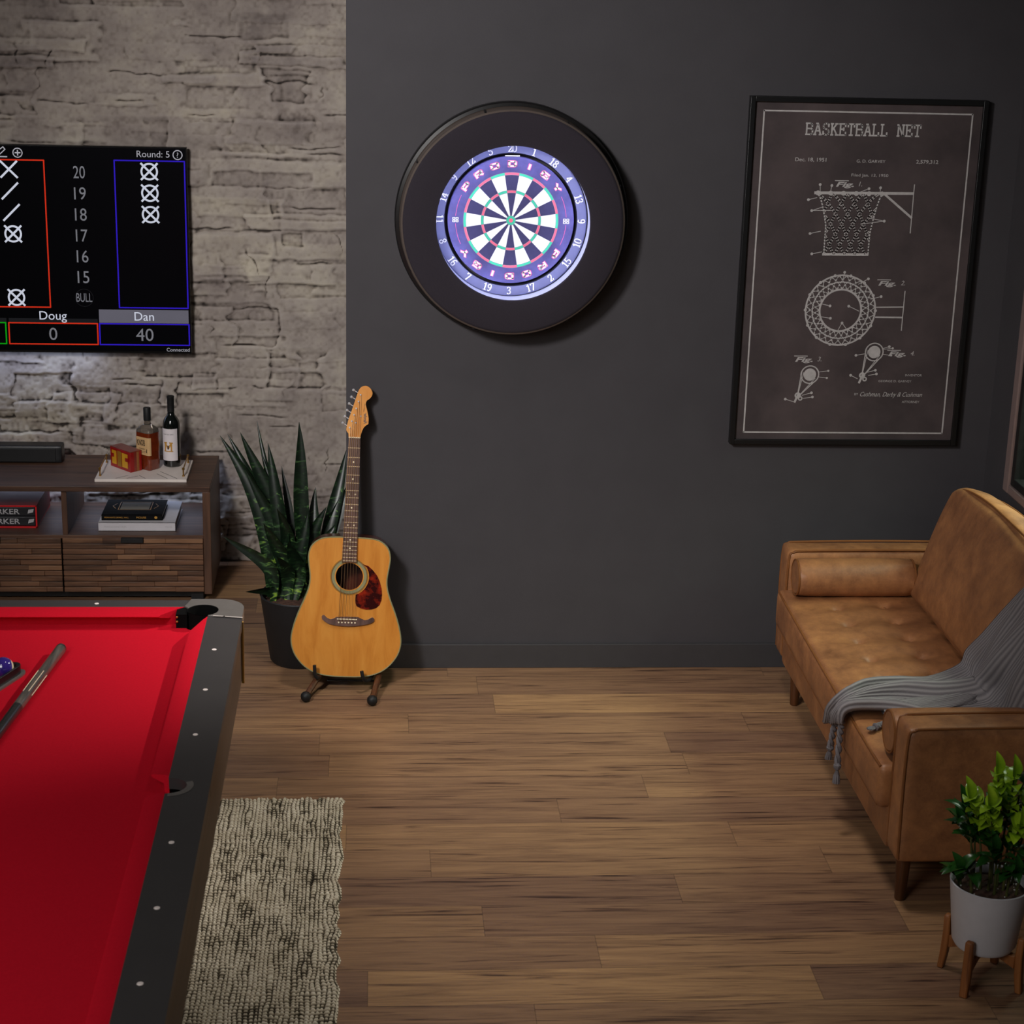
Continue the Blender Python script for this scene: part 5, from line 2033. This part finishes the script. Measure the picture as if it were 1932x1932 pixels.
def roll(path, r, ny_=90, fl=.55):
    """A gathered fold of the same cloth lying on the seat."""
    P = spline(path, ny_)
    bb = MB()
    ks = []
    for i, p in enumerate(P):
        t = P[min(i + 1, ny_)] - P[max(i - 1, 0)]
        t = t / np.linalg.norm(t)
        s = np.array((t[1], -t[0], 0)); s = s / np.linalg.norm(s)
        ks.append((p, s))

    def fn(u, v):
        i = min(ny_, int(round(v * ny_)))
        p, s = ks[i]
        a = 2 * PI * u
        rr = r * (1 + .16 * math.sin(3 * a + 4 * v) + .10 * math.sin(5 * a - 9 * v)) * (.55 + .45 * min(1, v * 6, (1 - v) * 6))
        return tuple(p + s * rr * 1.25 * math.cos(a) + np.array((0, 0, 1)) * rr * fl * math.sin(a))
    bb.grid(28, ny_, fn)
    return bb.build('knit_fold', MT['knit'], tb, smooth=80)


roll([(1.085, -1.465, .443), (1.17, -1.462, .452), (1.30, -1.44, .462), (1.42, -1.40, .474)], .030)
roll([(1.16, -1.585, .440), (1.26, -1.60, .452), (1.38, -1.57, .474), (1.46, -1.54, .50)], .030)


def tassel(path, r=.0085):
    P = spline(path, 40)
    bb = MB()
    for ph in (0, PI):
        pts = []
        for i, p in enumerate(P[:33]):
            a = i * .62 + ph
            pts.append((p[0] + r * .62 * math.cos(a), p[1] + r * .62 * math.sin(a), p[2] + r * .3 * math.sin(a)))
        bb.tube(pts, r * .72, 7)
    bb.tube([tuple(P[i]) for i in (31, 32, 33, 34)], [r * .8, r * 1.5, r * 1.5, r], 8)
    for k in range(9):
        a = 2 * PI * k / 9
        q0, q1 = P[34], P[40]
        bb.tube([tuple(q0), tuple(q0 * .5 + q1 * .5 + np.array((math.cos(a), math.sin(a), 0)) * r * .9), tuple(q1 + np.array((math.cos(a), math.sin(a), 0)) * r * 1.1)], r * .38, 5)
    bb.build('tassel', MT['knit'], tb)


tassel([(.972, -1.385, .398), (.966, -1.36, .33), (.966, -1.325, .215)])
tassel([(.972, -1.43, .405), (.967, -1.435, .33), (.966, -1.44, .185)])
tassel([(1.13, -1.492, .432), (1.075, -1.535, .428), (1.022, -1.568, .426)])

# ------------------------------------------------------------------ plant in stand
ZC = (1.174, -2.296)
ps = thing('plant_stand', 'small wooden four legged stand holding the white plant pot', 'plant stand', (ZC[0], ZC[1], 0))
feet = [(1.091, -2.228), (1.104, -2.382), (1.257, -2.363), (1.244, -2.210)]
for fx0, fy0 in feet:
    d = Vector((fx0 - ZC[0], fy0 - ZC[1], 0)).normalized()
    s = Vector((-d.y, d.x, 0))
    b = MB()
    secs = [(.112, 0, .011), (.106, .05, .0125), (.103, .11, .0125), (.105, .160, .0115), (.105, .166, .008)]
    vs = []
    for rr, z, hw_ in secs:
        for i, j in ((-1, -1), (1, -1), (1, 1), (-1, 1)):
            p = Vector((ZC[0], ZC[1], z)) + d * (rr + i * hw_ * .8) + s * j * hw_
            vs.append(tuple(p))
    fs = [(i * 4 + j, i * 4 + (j + 1) % 4, (i + 1) * 4 + (j + 1) % 4, (i + 1) * 4 + j) for i in range(4) for j in range(4)] + [(3, 2, 1, 0), (16, 17, 18, 19)]
    b.add(vs, fs)
    b.build('leg', MT['standwood'], ps, bevel=.004)
for a, c in ((0, 2), (1, 3)):
    b = MB()
    p, q = Vector((*feet[a], 0)), Vector((*feet[c], 0))
    d = (q - p).normalized(); s = Vector((-d.y, d.x, 0))
    mid = (p + q) / 2
    zt = .108 if a == 0 else .107
    vs = []
    for t, zb in ((-.094, .070), (-.05, .088), (0, .092), (.05, .088), (.094, .070)):
        for j, z in ((-1, zb), (1, zb), (1, zt), (-1, zt)):
            pt_ = mid + d * t + s * j * .010
            vs.append((pt_.x, pt_.y, z))
    fs = [(i * 4 + j, i * 4 + (j + 1) % 4, (i + 1) * 4 + (j + 1) % 4, (i + 1) * 4 + j) for i in range(4) for j in range(4)] + [(3, 2, 1, 0), (16, 17, 18, 19)]
    b.add(vs, fs)
    b.build('cross_bar', MT['standwood'], ps, bevel=.002)
zp = thing('potted_plant', 'glossy leafy plant in a white pot beside the near sofa arm', 'potted plant', (ZC[0], ZC[1], .109))
b = MB()
b.lathe([(.001, .1095), (.070, .1095), (.079, .113), (.086, .125), (.1055, .296), (.1065, .301), (.104, .303), (.100, .300), (.098, .275)], (ZC[0], ZC[1], 0), 48)
b.build('pot', MT['whitepot'], zp)
b = MB()
b.lathe([(.099, .274), (.07, .281), (.03, .284), (.001, .284)], (ZC[0], ZC[1], 0), 36)
so_ = b.build('soil', MT['soil'], zp)
b = MB()
r8 = random.Random(12)
for k in range(34):
    a, rr = r8.uniform(0, 2 * PI), .094 * math.sqrt(r8.random())
    x, y, z = ZC[0] + rr * math.cos(a), ZC[1] + rr * math.sin(a), .281
    q = .0022 * r8.uniform(.6, 1.3)
    b.lathe([(.0002, q * 1.6), (q, q), (q, 0), (.0002, -q)], (x, y, z), 6)
b.build('perlite', MT['perlite'], so_, smooth=0)


def leaflet(p, d, up, L_, w, mat, par):
    d = d.normalized()
    s = d.cross(up).normalized()
    n = s.cross(d).normalized()
    bb = MB()

    def fn(u, v):
        q = (u - .5) * 2
        wid = w * math.sin(PI * min(1, v ** .8)) ** .75 * .5 + .0004
        c = p + d * (L_ * v) + n * (.12 * L_ * math.sin(PI * v * .9) - .22 * L_ * v * v)
        return tuple(c + s * q * wid + n * abs(q) * wid * .35)
    bb.grid(4, 9, fn)
    return bb.build('leaf', mat, par, smooth=60)


stems = [((-.05, .01), (-.085, .02), .285, .56, 'd', 5), ((-.03, -.01), (-.085, -.02), .285, .605, 'l', 8), ((-.01, -.02), (-.045, -.06), .285, .60, 'l', 8), ((.01, .02), (.0, .03), .285, .65, 'l', 8), ((.03, -.02), (.035, -.08), .285, .55, 'l', 7), ((.02, .0), (.03, -.01), .285, .66, 'l', 7), ((-.04, .02), (-.06, .03), .285, .54, 'd', 7),
         ((.045, .03), (.075, .02), .285, .66, 'd', 7), ((.0, -.04), (-.02, -.06), .285, .47, 'd', 5), ((-.06, -.03), (-.10, -.05), .285, .41, 'd', 4), ((.06, -.04), (.10, -.06), .285, .46, 'd', 6),
         ((.02, .05), (-.03, .09), .285, .52, 'd', 6), ((.07, .02), (.13, .05), .285, .58, 'd', 6), ((-.03, .05), (-.07, .08), .285, .49, 'd', 5), ((-.075, .02), (-.085, .0), .285, .35, 'd', 2),
         ((.03, -.05), (.03, -.09), .285, .42, 'd', 5), ((.05, .0), (.09, -.03), .285, .63, 'l', 6)]
for (bx_, by_), (tx, ty), z0, z1, kind, nl in stems:
    p0 = Vector((ZC[0] + bx_, ZC[1] + by_, z0 - .004)); p1 = Vector((ZC[0] + tx, ZC[1] + ty, z1 - .05))
    pts = [p0.lerp(p1, t) + Vector((0, 0, .02 * math.sin(PI * t))) + Vector((tx - bx_, ty - by_, 0)) * (t * t - t) * .8 for t in np.linspace(0, 1, 9)]
    b = MB(); b.tube([tuple(p) for p in pts], [.0042 - .0026 * i / 8 for i in range(9)], 8)
    stm = b.build('stem', MT['zzstem'], zp)
    ax = (p1 - p0).normalized()
    for k in range(nl):
        t = .45 + .55 * (k + .5) / nl
        p = p0.lerp(p1, t) + Vector((0, 0, .02 * math.sin(PI * t))) + Vector((tx - bx_, ty - by_, 0)) * (t * t - t) * .8
        for sgn in (-1, 1):
            ang = r8.uniform(0, 2 * PI) if kind == 'd' else 1.2 + r8.uniform(-.6, .6)
            o2_ = Vector((math.cos(ang), math.sin(ang), 0)) * sgn
            dirn = (o2_ * 1.0 + ax * r8.uniform(.25, .8) + Vector((0, 0, r8.uniform(-.1, .35))))
            leaflet(p, dirn, Vector((0, 0, 1)) + o2_ * .2, r8.uniform(.056, .080) * (1.0 if t < .9 else .85), r8.uniform(.030, .042), MT['zzlight' if kind == 'l' and t > .6 else 'zzdark'], stm)
    leaflet(p1, ax + Vector((0, .05, .1)), Vector((.3, -1, .4)), .064, .030, MT['zzlight' if kind == 'l' else 'zzdark'], stm)


# ------------------------------------------------------------------ lights
def area(name, loc, target, size, power, color=(1, 1, 1), size_y=None, spread=180):
    l = bpy.data.lights.new(name, 'AREA')
    l.energy = power
    l.color = color
    l.size = size
    if size_y:
        l.shape = 'RECTANGLE'
        l.size_y = size_y
    l.spread = math.radians(spread)
    o = bpy.data.objects.new(name, l)
    COL.objects.link(o)
    o.location = loc
    o.rotation_euler = (Vector(target) - Vector(loc)).to_track_quat('-Z', 'Y').to_euler()
    return o


def spot(name, loc, target, power, angle, blend, radius, color=(1, 1, 1)):
    l = bpy.data.lights.new(name, 'SPOT')
    l.energy = power
    l.color = color
    l.spot_size = math.radians(angle)
    l.spot_blend = blend
    l.shadow_soft_size = radius
    o = bpy.data.objects.new(name, l)
    COL.objects.link(o)
    o.location = loc
    o.rotation_euler = (Vector(target) - Vector(loc)).to_track_quat('-Z', 'Y').to_euler()
    return o


spot('key_lamp', (-2.0, -3.9, 3.4), (-.17, .2, 1.48), 590, 64, 1.0, .28, (1.0, .965, .955))
spot('table_fill_beam', (1.55, -.85, 2.9), (-1.38, -1.72, .77), 350, 31, .85, .03, (1.0, .93, .88))  # added unseen spot, cone shaped to light the cloth and miss the floor
area('window_daylight', (2.08, -1.0, 1.40), (1.66, -1.0, .86), 1.3, 13, (1.0, .96, .90), .45, spread=90)
area('console_back_glow', (-2.1, 1.214, .462), (-2.1, 1.245, .30), 1.8, 2.2, (.60, .72, 1.0), .016)
area('television_back_glow', (-2.3, 1.190, .950), (-2.3, 1.205, .70), 1.3, 1.0, (.50, .64, 1.0), .016)
spot('floor_fill', (.1, -1.7, 3.9), (-.10, -1.32, 0), 250, 58, 1.0, .25, (1.0, .93, .87))  # added unseen fill from above to brighten the floor
area('room_fill', (-2.4, -5.9, 3.1), (-1.5, -2.9, .6), 1.8, 25, (1.0, .96, .93), spread=100)

wd = bpy.data.worlds.new('room_world')
bpy.context.scene.world = wd
wd.use_nodes = True
wn_ = wd.node_tree.nodes
bgn = wn_['Background']
sky = wn_.new('ShaderNodeTexNoise')
sky.inputs['Scale'].default_value = 2.0
cr = wn_.new('ShaderNodeValToRGB')
cr.color_ramp.elements[0].color = (.55, .6, .58, 1)
cr.color_ramp.elements[1].color = (.75, .76, .76, 1)
wd.node_tree.links.new(sky.outputs['Fac'], cr.inputs['Fac'])
wd.node_tree.links.new(cr.outputs['Color'], bgn.inputs['Color'])
bgn.inputs['Strength'].default_value = .038

# ------------------------------------------------------------------ camera
sc = bpy.context.scene
cam = bpy.data.cameras.new('camera')
cam.sensor_width = 36
cam.lens = 3525.12 / 1932 * 36
cam.clip_end = 60
th, psi, ro = .2996, .0787, .0269
f = Vector((math.sin(psi) * math.cos(th), math.cos(psi) * math.cos(th), -math.sin(th)))
r = Vector((math.cos(psi), -math.sin(psi), 0))
u = r.cross(f)
r2 = r * math.cos(ro) + u * math.sin(ro)
u2 = -r * math.sin(ro) + u * math.cos(ro)
co = bpy.data.objects.new('camera', cam)
COL.objects.link(co)
from mathutils import Matrix
M3 = Matrix((r2, u2, -f)).transposed()
co.matrix_world = Matrix.Translation((-.4927, -6.7056, 2.7033)) @ M3.to_4x4()
cam.dof.use_dof = True
cam.dof.focus_distance = 6.75
cam.dof.aperture_fstop = 9.0
sc.camera = co
sc.view_settings.view_transform = 'Standard'
sc.view_settings.look = 'None'
sc.view_settings.exposure = 0
sc.view_settings.gamma = 1
sc.cycles.use_denoising = True
sc.cycles.max_bounces = 6
